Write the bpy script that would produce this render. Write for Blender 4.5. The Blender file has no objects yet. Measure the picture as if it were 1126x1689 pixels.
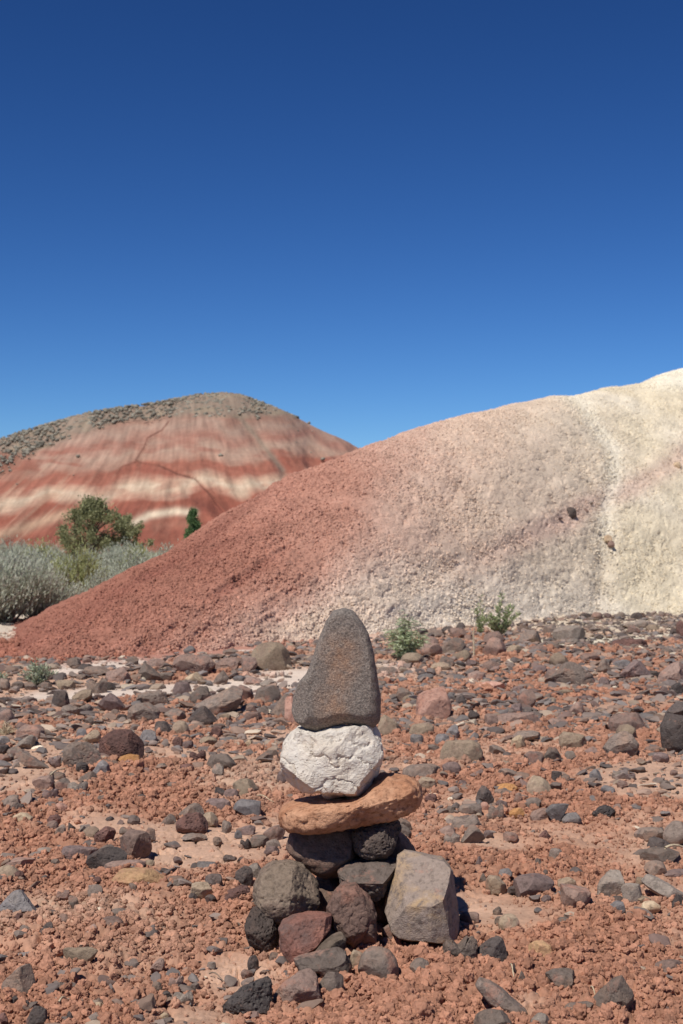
import bpy, math, random
import numpy as np
from mathutils import Vector

# ------------------------------------------------------------------ camera, world, sun
scene = bpy.context.scene
COL = scene.collection
H = 0.90                                   # camera height in metres
PX, PY, F = 563.0, 844.5, 1689 * 50.0 / 36.0
TH = math.atan(55.5 / F)                   # slight upward pitch
cam_d = bpy.data.cameras.new('camera')
cam = bpy.data.objects.new('camera', cam_d)
COL.objects.link(cam)
cam.location = (0, 0, H)
cam.rotation_euler = (math.radians(90) + TH, 0, 0)
cam_d.sensor_fit = 'VERTICAL'
cam_d.sensor_height = 36.0
cam_d.sensor_width = 24.0
cam_d.lens = 50.0
cam_d.clip_start = 0.05
cam_d.clip_end = 12000
cam_d.dof.use_dof = True
cam_d.dof.focus_distance = 3.35
cam_d.dof.aperture_fstop = 11.0
scene.camera = cam

SUN_DIR = Vector((-0.29, -0.40, 0.74)).normalized()
world = bpy.data.worlds.new('World')
scene.world = world
world.use_nodes = True
wn, wl = world.node_tree.nodes, world.node_tree.links
wn.clear()
sky = wn.new('ShaderNodeTexSky')
sky.sky_type = 'NISHITA'
sky.sun_disc = False
sky.sun_elevation = math.asin(SUN_DIR.z)
sky.sun_rotation = math.atan2(SUN_DIR.x, SUN_DIR.y)
sky.altitude = 1500
sky.air_density = 0.9
sky.dust_density = 0.15
sky.ozone_density = 5.0
hs = wn.new('ShaderNodeHueSaturation')
hs.inputs['Saturation'].default_value = 1.12
hs.inputs['Value'].default_value = 0.785
gm = wn.new('ShaderNodeGamma')             # deep polarised blue
gm.inputs['Gamma'].default_value = 1.53
bg = wn.new('ShaderNodeBackground')
bg.inputs['Strength'].default_value = 0.05
wo = wn.new('ShaderNodeOutputWorld')
wl.new(sky.outputs[0], hs.inputs['Color'])
wl.new(hs.outputs[0], gm.inputs['Color'])
wl.new(gm.outputs[0], bg.inputs['Color'])
wl.new(bg.outputs[0], wo.inputs['Surface'])

sun_d = bpy.data.lights.new('sun', 'SUN')
sun_d.energy = 5.0
sun_d.angle = math.radians(0.53)
sun_d.color = (1.0, 0.96, 0.90)
sun = bpy.data.objects.new('sun', sun_d)
COL.objects.link(sun)
sun.rotation_euler = SUN_DIR.to_track_quat('Z', 'Y').to_euler()
sun.location = (-3, -4, 8)

scene.view_settings.view_transform = 'Standard'
scene.view_settings.look = 'None'
scene.view_settings.exposure = 0.0
scene.view_settings.gamma = 1.0
scene.view_settings.use_curve_mapping = False
scene.cycles.max_bounces = 6
scene.cycles.diffuse_bounces = 3

# ------------------------------------------------------------------ numpy noise
rng = np.random.default_rng(7)
PERM = rng.permutation(4096).astype(np.int64)
def _h(ix, iy, iz=0, s=0):
    return PERM[(PERM[(PERM[(ix + s * 131) & 4095] + iy) & 4095] + iz) & 4095]
def noise2(x, y, s=0):
    ix = np.floor(x).astype(np.int64); iy = np.floor(y).astype(np.int64)
    fx = x - ix; fy = y - iy
    u = fx * fx * fx * (fx * (fx * 6 - 15) + 10); v = fy * fy * fy * (fy * (fy * 6 - 15) + 10)
    def g(i, j, dx, dy):
        a = _h(ix + i, iy + j, 0, s) * (2 * math.pi / 4096)
        return np.cos(a) * dx + np.sin(a) * dy
    a = g(0, 0, fx, fy); b = g(1, 0, fx - 1, fy); c = g(0, 1, fx, fy - 1); d = g(1, 1, fx - 1, fy - 1)
    return 1.5 * ((a + (b - a) * u) * (1 - v) + (c + (d - c) * u) * v)
_G = rng.normal(size=(4096, 3)); _G /= np.linalg.norm(_G, axis=1)[:, None]
def noise3(p, s=0):
    i = np.floor(p).astype(np.int64); f = p - i
    w = f * f * f * (f * (f * 6 - 15) + 10)
    out = 0
    for a in (0, 1):
        for b in (0, 1):
            for c in (0, 1):
                g = _G[_h(i[:, 0] + a, i[:, 1] + b, i[:, 2] + c, s)]
                d = f - np.array((a, b, c))
                k = (g * d).sum(1)
                ww = (w[:, 0] if a else 1 - w[:, 0]) * (w[:, 1] if b else 1 - w[:, 1]) * (w[:, 2] if c else 1 - w[:, 2])
                out = out + k * ww
    return out * 1.5
def fbm2(x, y, o=3, s=0):
    r = 0; a = 1.0
    for k in range(o):
        r = r + a * noise2(x * 2 ** k, y * 2 ** k, s + k * 7); a *= 0.5
    return r
def fbm3(p, o=3, s=0):
    r = 0; a = 1.0
    for k in range(o):
        r = r + a * noise3(p * 2 ** k, s + k * 7); a *= 0.5
    return r
def vor2(x, y, s=0):
    """distance to nearest and second nearest cell point, and a random number of the nearest cell"""
    ix = np.floor(x).astype(np.int64); iy = np.floor(y).astype(np.int64)
    f1 = np.full(x.shape, 9.0); f2 = np.full(x.shape, 9.0); idn = np.zeros(x.shape)
    for i in (-1, 0, 1):
        for j in (-1, 0, 1):
            h = _h(ix + i, iy + j, 3, s); h2 = PERM[(h + 77) & 4095]; h3 = PERM[(h + 991) & 4095]
            d = np.hypot(ix + i + 0.1 + 0.8 * h / 4096 - x, iy + j + 0.1 + 0.8 * h2 / 4096 - y)
            m = d < f1
            f2 = np.where(m, f1, np.minimum(f2, d))
            idn = np.where(m, h3 / 4096.0, idn)
            f1 = np.where(m, d, f1)
    return f1, f2, idn
def sstep(a, b, x):
    t = np.clip((x - a) / (b - a), 0, 1)
    return t * t * (3 - 2 * t)
def lin(c):
    c = np.asarray(c, float) / 255.0
    return np.where(c <= 0.04045, c / 12.92, ((c + 0.055) / 1.055) ** 2.4)
def polydist(px, py, pts):
    """distance to a polyline, and the side of it (sign)"""
    best = np.full(np.shape(px), 1e9); sg = np.zeros(np.shape(px))
    for (x0, y0), (x1, y1) in zip(pts[:-1], pts[1:]):
        dx, dy = x1 - x0, y1 - y0
        t = np.clip(((px - x0) * dx + (py - y0) * dy) / (dx * dx + dy * dy), 0, 1)
        ex = px - x0 - t * dx; ey = py - y0 - t * dy
        d = np.hypot(ex, ey); m = d < best
        best = np.where(m, d, best); sg = np.where(m, np.sign(dx * ey - dy * ex), sg)
    return best, sg

# ------------------------------------------------------------------ from the photograph to the place
CT, ST = math.cos(TH), math.sin(TH)
def project(x, y, z):
    zz = z - H
    dep = y * CT + zz * ST
    return PX + F * x / dep, PY - F * (zz * CT - y * ST) / dep
def ray(px, py):
    a = (px - PX) / F; b = (PY - py) / F
    d = np.array((a, CT - b * ST, ST + b * CT))
    return d
def ground_z(x, y):
    """the gentle lie of the land"""
    x = np.asarray(x, float); y = np.asarray(y, float)
    r = np.hypot(x, y)
    k = sstep(1.0, 3.0, r)
    z = 0.022 * fbm2(x * 0.55 + 3.1, y * 0.55 + 1.7, 2, 5) * k + 0.010 * fbm2(x * 2.1, y * 2.1, 2, 9)
    z = z - 0.05 * np.exp(-((y - 9.6 - 0.25 * x) / 0.8) ** 2) * sstep(9, 3, np.abs(x + 3.2))     # the dry wash
    z = z + 0.15 * fbm2(x * 0.05, y * 0.05, 2, 3) * sstep(25, 60, r)
    return z
def at_ground(px, py):
    d = ray(px, py); zt = 0.0
    for _ in range(12):
        t = (zt - H) / d[2] if d[2] < -1e-4 else 200.0
        x, y = d[0] * t, d[1] * t
        zt = 0.5 * zt + 0.5 * float(ground_z(x, y))
    return x, y, float(ground_z(x, y))

# ------------------------------------------------------------------ objects
def link(o, parent=None):
    COL.objects.link(o)
    if parent is not None:
        o.parent = parent
    return o
def tag(o, label=None, cat=None, group=None, kind=None):
    if label: o['label'] = label
    if cat: o['category'] = cat
    if group: o['group'] = group
    if kind: o['kind'] = kind
    return o
def empty(name, loc, rz=0.0):
    o = bpy.data.objects.new(name, None)
    o.empty_display_size = 0.1
    o.location = loc; o.rotation_euler = (0, 0, rz)
    return link(o)
def mesh_np(name, V, Fc, smooth=True, n=3):
    me = bpy.data.meshes.new(name)
    V = np.ascontiguousarray(V, np.float32); Fc = np.ascontiguousarray(Fc, np.int32)
    nf = len(Fc); k = Fc.shape[1]
    me.vertices.add(len(V)); me.vertices.foreach_set('co', V.ravel())
    me.loops.add(nf * k); me.loops.foreach_set('vertex_index', Fc.ravel())
    me.polygons.add(nf)
    me.polygons.foreach_set('loop_start', np.arange(0, nf * k, k, dtype=np.int32))
    me.polygons.foreach_set('loop_total', np.full(nf, k, np.int32))
    me.polygons.foreach_set('use_smooth', np.full(nf, smooth, bool))
    me.update(calc_edges=True)
    return me
def add_col(me, C, name='Col'):
    a = me.color_attributes.new(name, 'FLOAT_COLOR', 'POINT')
    c = np.ones((len(C), 4), np.float32); c[:, :3] = C
    a.data.foreach_set('color', c.ravel())
def grid_faces(nr, nc, off=0):
    i = np.arange((nr - 1) * (nc - 1)); r = i // (nc - 1); c = i % (nc - 1)
    a = r * nc + c + off
    return np.stack((a, a + 1, a + nc + 1, a + nc), 1)
def grid_normals(P):
    du = np.gradient(P, axis=1); dv = np.gradient(P, axis=0)
    n = np.cross(du, dv); n /= np.linalg.norm(n, axis=2)[..., None] + 1e-12
    n[n[..., 2] < 0] *= -1
    return n

# ------------------------------------------------------------------ materials
def mat_new(name, rough=0.95, spec=0.2):
    m = bpy.data.materials.new(name); m.use_nodes = True
    nt = m.node_tree; nt.nodes.clear()
    out = nt.nodes.new('ShaderNodeOutputMaterial')
    b = nt.nodes.new('ShaderNodeBsdfPrincipled')
    b.inputs['Roughness'].default_value = rough
    b.inputs['Specular IOR Level'].default_value = spec
    nt.links.new(b.outputs[0], out.inputs[0])
    return m, nt, b
def nd(nt, t, **kw):
    n = nt.nodes.new(t)
    for k, v in kw.items():
        if hasattr(n, k): setattr(n, k, v)
        else: n.inputs[k.replace('_', ' ')].default_value = v
    return n
def coords(nt, kind='Object', rand=0.0, scale=(1, 1, 1)):
    tc = nt.nodes.new('ShaderNodeTexCoord')
    mp = nt.nodes.new('ShaderNodeMapping'); mp.inputs['Scale'].default_value = scale
    nt.links.new(tc.outputs[kind], mp.inputs[0])
    if rand:
        oi = nt.nodes.new('ShaderNodeObjectInfo')
        mu = nt.nodes.new('ShaderNodeMath'); mu.operation = 'MULTIPLY'; mu.inputs[1].default_value = rand
        nt.links.new(oi.outputs['Random'], mu.inputs[0]); nt.links.new(mu.outputs[0], mp.inputs['Location'])
    return mp.outputs[0]
def noise_n(nt, vec, scale, detail=4, rough=0.6, dist=0.0):
    n = nt.nodes.new('ShaderNodeTexNoise')
    n.inputs['Scale'].default_value = scale; n.inputs['Detail'].default_value = detail
    n.inputs['Roughness'].default_value = rough; n.inputs['Distortion'].default_value = dist
    nt.links.new(vec, n.inputs['Vector'])
    return n.outputs['Fac']
def ramp(nt, fac, a, b, ca=0.0, cb=1.0):
    n = nt.nodes.new('ShaderNodeMapRange')
    n.inputs['From Min'].default_value = a; n.inputs['From Max'].default_value = b
    n.inputs['To Min'].default_value = ca; n.inputs['To Max'].default_value = cb
    nt.links.new(fac, n.inputs['Value'])
    return n.outputs[0]
def mix(nt, fac, a, b, mode='MIX'):
    n = nt.nodes.new('ShaderNodeMix'); n.data_type = 'RGBA'; n.blend_type = mode
    n.clamp_factor = True
    for s, v in ((0, fac), (6, a), (7, b)):
        if isinstance(v, bpy.types.NodeSocket): nt.links.new(v, n.inputs[s])
        elif s == 0: n.inputs[0].default_value = v
        else: n.inputs[s].default_value = (*v, 1)
    return n.outputs[2]
def math_n(nt, op, a, b):
    n = nt.nodes.new('ShaderNodeMath'); n.operation = op
    for s, v in ((0, a), (1, b)):
        if isinstance(v, bpy.types.NodeSocket): nt.links.new(v, n.inputs[s])
        else: n.inputs[s].default_value = v
    return n.outputs[0]
def bump(nt, bsdf, h, strength, dist):
    n = nt.nodes.new('ShaderNodeBump')
    n.inputs['Strength'].default_value = strength; n.inputs['Distance'].default_value = dist
    nt.links.new(h, n.inputs['Height']); nt.links.new(n.outputs[0], bsdf.inputs['Normal'])

def earth_mat(name, fine=60.0, amp=0.18, bdist=0.006, bstr=0.6, tint=(1.0, 0.93, 0.88)):
    m, nt, b = mat_new(name)
    v = coords(nt, 'Object')
    at = nt.nodes.new('ShaderNodeAttribute'); at.attribute_name = 'Col'
    n1 = noise_n(nt, v, fine, 5, 0.65); n2 = noise_n(nt, v, fine * 0.13, 4, 0.6)
    k = ramp(nt, n1, 0.3, 0.7, 1 - amp, 1 + amp)
    k2 = ramp(nt, n2, 0.3, 0.7, 1 - amp * 0.7, 1 + amp * 0.7)
    kk = math_n(nt, 'MULTIPLY', k, k2)
    sc = nt.nodes.new('ShaderNodeVectorMath'); sc.operation = 'SCALE'
    nt.links.new(at.outputs['Color'], sc.inputs[0]); nt.links.new(kk, sc.inputs['Scale'])
    nt.links.new(sc.outputs[0], b.inputs['Base Color'])
    n3 = noise_n(nt, v, fine * 1.6, 6, 0.7)
    bump(nt, b, n3, bstr, bdist)
    return m

def inst_mat(name, var=0.22, fine=120.0, bdist=0.003):
    """clods: colour from the instance, lightly varied"""
    m, nt, b = mat_new(name)
    at = nt.nodes.new('ShaderNodeAttribute'); at.attribute_type = 'INSTANCER'; at.attribute_name = 'ccol'
    oi = nt.nodes.new('ShaderNodeObjectInfo')
    k = ramp(nt, oi.outputs['Random'], 0, 1, 1 - var, 1 + var)
    v = coords(nt, 'Object', 30.0)
    k2 = ramp(nt, noise_n(nt, v, 2.5, 5, 0.7), 0.3, 0.7, 0.82, 1.16)
    sc = nt.nodes.new('ShaderNodeVectorMath'); sc.operation = 'SCALE'
    nt.links.new(at.outputs['Color'], sc.inputs[0]); nt.links.new(math_n(nt, 'MULTIPLY', k, k2), sc.inputs['Scale'])
    nt.links.new(sc.outputs[0], b.inputs['Base Color'])
    bump(nt, b, noise_n(nt, v, 5.0, 5, 0.7), 0.5, bdist)
    return m

DUST = tuple(lin((188, 132, 110)))
def stone_mat(name, c, c2=None, speck=0.0, dust=0.25, pit=0.0, rough=0.85, scale=1.0, patch=0.5, spec=0.25, bd=0.004, lite=None):
    """c main colour, c2 patches, dust: clay smeared in the hollows, pit: vesicles, speck: light crystals"""
    m, nt, b = mat_new(name, rough, spec)
    v = coords(nt, 'Object', 20.0)
    c = np.array(c); c2 = np.array(c2) if c2 is not None else c * np.array((1.25, 1.08, 0.95))
    n1 = noise_n(nt, v, 11 * scale, 5, 0.62, 0.4)
    col = mix(nt, ramp(nt, n1, 0.56 - 0.16 * patch, 0.72 - 0.16 * patch), tuple(c), tuple(c2))
    n2 = noise_n(nt, v, 70 * scale, 5, 0.7)
    col = mix(nt, ramp(nt, n2, 0.36, 0.50), tuple(c * 0.62), col)
    col = mix(nt, ramp(nt, n2, 0.56, 0.78, 0, 0.55), col, tuple(np.minimum(c * 1.8 + 0.03, 0.85)))
    if dust > 0:
        n4 = noise_n(nt, v, 19 * scale, 6, 0.7, 0.3)
        col = mix(nt, ramp(nt, n4, 0.66 - 0.30 * dust, 0.84 - 0.30 * dust, 0, 0.75), col, DUST)
    if speck > 0:
        vo = nt.nodes.new('ShaderNodeTexVoronoi'); vo.inputs['Scale'].default_value = 150 * scale
        nt.links.new(v, vo.inputs['Vector'])
        col = mix(nt, ramp(nt, vo.outputs['Distance'], 0.10 + 0.15 * speck, 0.08, 0, 0.9), col, tuple(lite or lin((205, 190, 170))))
    # every stone a little lighter or darker than the next
    oi = nt.nodes.new('ShaderNodeObjectInfo')
    k = ramp(nt, oi.outputs['Random'], 0, 1, 0.66, 1.10)
    sc = nt.nodes.new('ShaderNodeVectorMath'); sc.operation = 'SCALE'
    nt.links.new(col, sc.inputs[0]); nt.links.new(k, sc.inputs['Scale'])
    nt.links.new(sc.outputs[0], b.inputs['Base Color'])
    hgt = math_n(nt, 'ADD', math_n(nt, 'MULTIPLY', n2, 0.7), noise_n(nt, v, 220 * scale, 4, 0.7))
    if pit > 0:
        vo = nt.nodes.new('ShaderNodeTexVoronoi'); vo.inputs['Scale'].default_value = 95 * scale
        nt.links.new(v, vo.inputs['Vector'])
        hgt = math_n(nt, 'ADD', hgt, ramp(nt, vo.outputs['Distance'], 0.0, 0.42, -2.2 * pit, 0))
    bump(nt, b, hgt, 0.75, bd)
    return m

# ------------------------------------------------------------------ stones
def ico(n):
    t = (1 + 5 ** 0.5) / 2
    V = [(-1, t, 0), (1, t, 0), (-1, -t, 0), (1, -t, 0), (0, -1, t), (0, 1, t), (0, -1, -t), (0, 1, -t), (t, 0, -1), (t, 0, 1), (-t, 0, -1), (-t, 0, 1)]
    Fc = [(0, 11, 5), (0, 5, 1), (0, 1, 7), (0, 7, 10), (0, 10, 11), (1, 5, 9), (5, 11, 4), (11, 10, 2), (10, 7, 6), (7, 1, 8), (3, 9, 4), (3, 4, 2), (3, 2, 6), (3, 6, 8), (3, 8, 9), (4, 9, 5), (2, 4, 11), (6, 2, 10), (8, 6, 7), (9, 8, 1)]
    V = np.array(V, float); V /= np.linalg.norm(V, axis=1)[:, None]; Fc = np.array(Fc)
    for _ in range(n):
        e = np.concatenate((Fc[:, [0, 1]], Fc[:, [1, 2]], Fc[:, [2, 0]])); e.sort(axis=1)
        u, inv = np.unique(e, axis=0, return_inverse=True); inv = inv.ravel()
        mid = V[u[:, 0]] + V[u[:, 1]]; mid /= np.linalg.norm(mid, axis=1)[:, None]
        k = len(Fc); a = inv[:k] + len(V); b = inv[k:2 * k] + len(V); c = inv[2 * k:] + len(V)
        V = np.concatenate((V, mid))
        Fc = np.concatenate((np.stack((Fc[:, 0], a, c), 1), np.stack((Fc[:, 1], b, a), 1), np.stack((Fc[:, 2], c, b), 1), np.stack((a, b, c), 1)))
    return V, Fc
ICO = {k: ico(k) for k in range(1, 6)}
OUT = {  # front outlines in a unit box, x -1..1, z 0..1, going round
    'r': [(-1, .45), (-.86, .76), (-.45, .97), (.05, 1), (.55, .92), (.9, .68), (1, .4), (.85, .12), (.4, 0), (-.4, 0), (-.85, .12)],
    'l': [(-1, .42), (-.93, .74), (-.6, .95), (0, .98), (.5, 1), (.88, .84), (1, .5), (.92, .16), (.5, 0), (-.5, .02), (-.9, .12)],
    'a': [(-1, .2), (-.88, .72), (-.5, 1), (.25, .94), (.8, .78), (1, .3), (.8, .03), (.1, 0), (-.7, .02)],
    'b': [(-1, .12), (-.95, .85), (-.6, 1), (.6, .97), (.97, .8), (1, .15), (.7, 0), (-.7, 0)],
    'w': [(-1, .3), (-.8, .85), (-.5, 1), (-.1, .9), (.5, .62), (1, .22), (.9, .02), (0, 0), (-.8, .02)],
    'W': [(-1, .22), (-.5, .6), (.1, .9), (.5, 1), (.82, .84), (1, .3), (.8, .02), (0, 0), (-.9, .02)],
    'p': [(-1, .12), (-.55, .55), (-.2, .95), (.02, 1), (.3, .82), (.7, .45), (1, .12), (.7, 0), (-.6, 0)],
    'f': [(-1, .3), (-.8, .75), (-.3, .98), (.3, 1), (.8, .8), (1, .35), (.8, .05), (0, 0), (-.8, .05)],
    's': [(-1, .05), (-.9, .85), (-.55, 1), (.2, .9), (.75, .95), (1, .6), (.85, .05), (0, 0)],
    'd': [(-1, .75), (-.75, 1), (-.3, .85), (.4, .45), (1, .14), (.9, 0), (.2, .05), (-.5, .35)],
    'v': [(-1, 1), (-.2, .95), (.6, .98), (1, .9), (.6, .4), (.1, 0), (-.5, .45)],
    'h': [(-1, .1), (-.9, .6), (-.55, .9), (-.2, .6), (.2, .62), (.6, 1), (.95, .75), (1, .1), (0, 0)],
}
def outline_r(pts, theta, soft=1):
    """radius of a closed outline about its centre, as a function of the angle"""
    P = np.array(pts, float)
    # densify
    Q = []
    for i in range(len(P)):
        a, b = P[i], P[(i + 1) % len(P)]
        for k in range(12): Q.append(a + (b - a) * k / 12)
    Q = np.array(Q); c = (Q.max(0) + Q.min(0)) / 2
    D = Q - c; th = np.arctan2(D[:, 1], D[:, 0]); r = np.hypot(D[:, 0], D[:, 1])
    o = np.argsort(th); th = th[o]; r = r[o]
    for _ in range(soft):
        r = (np.roll(r, 1) + 2 * r + np.roll(r, -1)) / 4
    th = np.concatenate((th - 2 * math.pi, th, th + 2 * math.pi)); r = np.tile(r, 3)
    return np.interp(theta, th, r), c
def stone_verts(seed, res, pts, W, D, Hh, cuts=6, rough=0.5, box=2.6, pits=0.0, crag=0.0, px_pts=False, facets=None, fine=1.0, soft=2, cutd=(0.72, 0.93)):
    """a stone of width W, depth D, height Hh; outline pts is its front view; origin at the bottom centre"""
    R = np.random.default_rng(seed)
    V, Fc = ICO[res]
    V = V.copy()
    q = (np.abs(V) ** box).sum(1) ** (1 / box)
    V = V / q[:, None]
    V /= np.abs(V).max(0)
    th = np.arctan2(V[:, 2], V[:, 0]); rho = np.hypot(V[:, 0], V[:, 2])
    # silhouette radius of the boxed sphere at this angle
    sil = 1.0 / ((np.abs(np.cos(th)) ** box + np.abs(np.sin(th)) ** box) ** (1 / box))
    P = np.array(pts, float)
    lo, hi = P.min(0), P.max(0)
    Pn = (P - (lo + hi) / 2) / ((hi - lo) / 2) * np.array((W / 2, Hh / 2))
    # angle in the stretched space
    ang = np.arctan2(np.sin(th) * Hh, np.cos(th) * W)
    r, _ = outline_r(Pn, ang, soft)
    k = (rho / sil)
    X = np.stack((np.cos(ang) * r * k, V[:, 1] * D / 2, np.sin(ang) * r * k), 1)
    S = np.array((W, D, Hh)) / 2; sm = float(S.min()); sg = float(np.cbrt(S.prod()))
    # broken faces
    cl = []
    for _ in range(cuts):
        n = R.normal(size=3); n[1] = -abs(n[1]) * 1.3 if R.random() < 0.7 else n[1]; n[2] += 0.15
        n /= np.linalg.norm(n); cl.append((n, R.uniform(*cutd)))
    for n, d in (facets or []):
        n = np.array(n, float); n /= np.linalg.norm(n); cl.append((n, d))
    for n, d in cl:
        pr = X @ n; lim = d * pr.max()
        X = X - np.maximum(0, pr - lim)[:, None] * n * 0.94
    nrm = X / (S ** 2); nrm /= np.linalg.norm(nrm, axis=1)[:, None] + 1e-9
    off = R.uniform(0, 50, 3)
    dsp = rough * sg * (0.10 * fbm3(X / sg * 1.1 + off, 3, 11) + 0.030 * fine * fbm3(X / sg * 5 + off, 3, 12))
    if crag:
        rd = 1 - np.abs(fbm3(X / sg * 1.7 + off, 3, 15)) * 2.2
        dsp = dsp - crag * sg * 0.10 * np.clip(rd, 0, 1) ** 5
        st = fbm3(X / sg * 1.2 + off + 9, 2, 17)
        dsp = dsp + crag * sg * 0.07 * (np.round(st * 4) / 4)
    if pits:
        pn = fbm3(X / sg * 6.5 + off, 2, 19)
        dsp = dsp - pits * sg * 0.16 * np.clip(pn - 0.28, 0, 1)
    X = X + nrm * dsp[:, None]
    lo = X.min(0); hi = X.max(0)
    X = (X - (lo + hi) / 2) / ((hi - lo) / 2) * S
    X[:, 2] += Hh / 2
    return X, Fc
def stone_mesh(name, *a, sharp=32, **k):
    X, Fc = stone_verts(*a, **k)
    me = mesh_np(name, X, Fc)
    if sharp: me.set_sharp_from_angle(angle=math.radians(sharp))
    return me

# ------------------------------------------------------------------ outline of the near hill, and the ground
HU = np.array([-900, -260, -120, 0, 60, 250, 450, 590, 700, 830, 930, 968, 1000, 1060, 1090, 1126, 1250, 1500, 2200.])
HV = np.array([985, 1040, 1072, 1050, 1015, 920, 795, 735, 700, 667, 648, 646, 640, 631, 616, 606, 590, 600, 640.])   # crest line as seen
HC = np.array([30, 22, 17, 14.0, 14.3, 15.9, 17.4, 18.6, 19.9, 21.9, 23.8, 24.6, 25.2, 26.5, 27.4, 28.3, 31.3, 36.5, 48.])            # its distance
HFv = np.array([985, 1042, 1077, 1080, 1088, 1081, 1060, 1052, 1041, 1029, 1019, 1016, 1014, 1011, 1010, 1008, 1005, 998, 975.])
HF = H * F / (HFv - 900)
def A(c, k=1.30):
    c = lin(c) / k
    return c + (c.mean() - c) * 0.09
def blobs(px, py, L):
    r = 0
    for (cx, cy, rx, ry, w) in L:
        r = r + w * np.exp(-((px - cx) / rx) ** 2 - ((py - cy) / ry) ** 2)
    return r
CLODDY = [(700, 1640, 110, 50, 1.2), (180, 1620, 120, 60, 1.2), (330, 1530, 120, 60, .7), (960, 1570, 150, 60, 1.0), (1050, 1660, 90, 60, 1.0), (930, 1420, 120, 30, .8),
          (560, 1650, 60, 40, .4), (880, 1280, 140, 30, .8), (260, 1300, 120, 30, .6), (760, 1150, 200, 40, .8), (70, 1370, 80, 25, .9), (700, 1290, 60, 60, .6), (120, 1500, 120, 60, .6), (800, 1600, 60, 60, .6)]
SMOOTH = [(300, 1660, 90, 40, 1.4), (330, 1405, 90, 14, 1.4), (1060, 1290, 120, 22, 1.4), (30, 1290, 70, 28, 1.5), (60, 1130, 200, 12, 1.5), (440, 1220, 80, 14, .9), (800, 1395, 70, 10, 1.2), (90, 1230, 60, 20, .8),
          (800, 1490, 60, 25, .5), (380, 1590, 50, 25, .8), (1090, 1560, 60, 25, .8), (870, 1660, 60, 20, .5), (50, 1440, 60, 20, .5)]
def clod_mask(x, y):
    px, py = project(x, y, 0 * x)
    n = fbm2(x * 1.9, y * 1.9, 3, 31) * 0.85
    return sstep(-0.35, 0.75, n + blobs(px, py, CLODDY) - blobs(px, py, SMOOTH) + 0.32)
def wash_mask(x, y):
    """pale silt of the little dry wash at the hill's foot"""
    px, py = project(x, y, 0 * x)
    w = noise2(x * 1.1, y * 1.1, 44) * 5 + noise2(x * 4, y * 4, 45) * 3
    d1, _ = polydist(px, py + w, [(-400, 1150), (0, 1143), (90, 1135), (180, 1131), (300, 1125), (420, 1118), (520, 1108), (680, 1100)])
    d2, _ = polydist(px, py + w, [(90, 1106), (180, 1096), (260, 1084), (350, 1076), (430, 1066)])
    d3, _ = polydist(px, py + w, [(880, 1062), (960, 1059), (1060, 1050), (1200, 1046), (1500, 1040)])
    d4, _ = polydist(px, py + w, [(930, 1036), (1200, 1030), (1500, 1026)])
    a = sstep(13, 4, d1) * sstep(800, 560, px); b = sstep(11, 4, d2); c = sstep(9, 3, d3); e = sstep(22, 8, d4)
    return np.clip(np.maximum(a, b), 0, 1), np.clip(np.maximum(c, e * 0.7), 0, 1)
def ground_color(x, y, cm=None):
    if cm is None: cm = clod_mask(x, y)
    n = fbm2(x * 0.8, y * 0.8, 3, 51)[..., None]; m = fbm2(x * 5, y * 5, 3, 57)[..., None]
    crust = A((204, 163, 135)); clod = A((184, 131, 102)); tan = A((206, 178, 152))
    c = crust + (clod - crust) * cm[..., None]
    c = c + (tan - c) * sstep(0.25, 0.9, n) * 0.6
    c = c * (1 + 0.13 * m)
    w, v = wash_mask(x, y)
    c = c + (A((230, 208, 188)) - c) * w[..., None] + 0
    c = c + (A((232, 218, 190)) - c) * (v * (1 - w))[..., None]
    # wash-out from the hillside at its foot
    px, py = project(x, y, 0 * x)
    dft = py - np.interp(px, HU, HFv) + 10 * noise2(px / 40, py / 12, 63) + 5 * noise2(px / 12, py / 5, 64)
    hc = np.stack([np.interp(px, [100, 420, 560, 760, 950], lin(np.array([(164, 104, 86), (176, 118, 98), (204, 166, 146), (220, 200, 178), (226, 212, 186)]))[:, k]) for k in range(3)], -1) / 1.15
    c = c + (hc - c) * (sstep(17, 3, dft) * 0.85)[..., None]
    c = c + (A((216, 198, 176)) - c) * (sstep(1062, 1052, py) * sstep(150, 60, px))[..., None]
    far = sstep(17, 24, np.hypot(x, y))[..., None]
    flat = A((196, 178, 150)) * (1 + 0.2 * fbm2(x * 0.3, y * 0.3, 3, 61)[..., None])
    hz = sstep(60, 140, np.hypot(x, y))[..., None]
    flat = flat + (A((150, 128, 100)) - flat) * hz
    return c + (flat - c) * far

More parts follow.
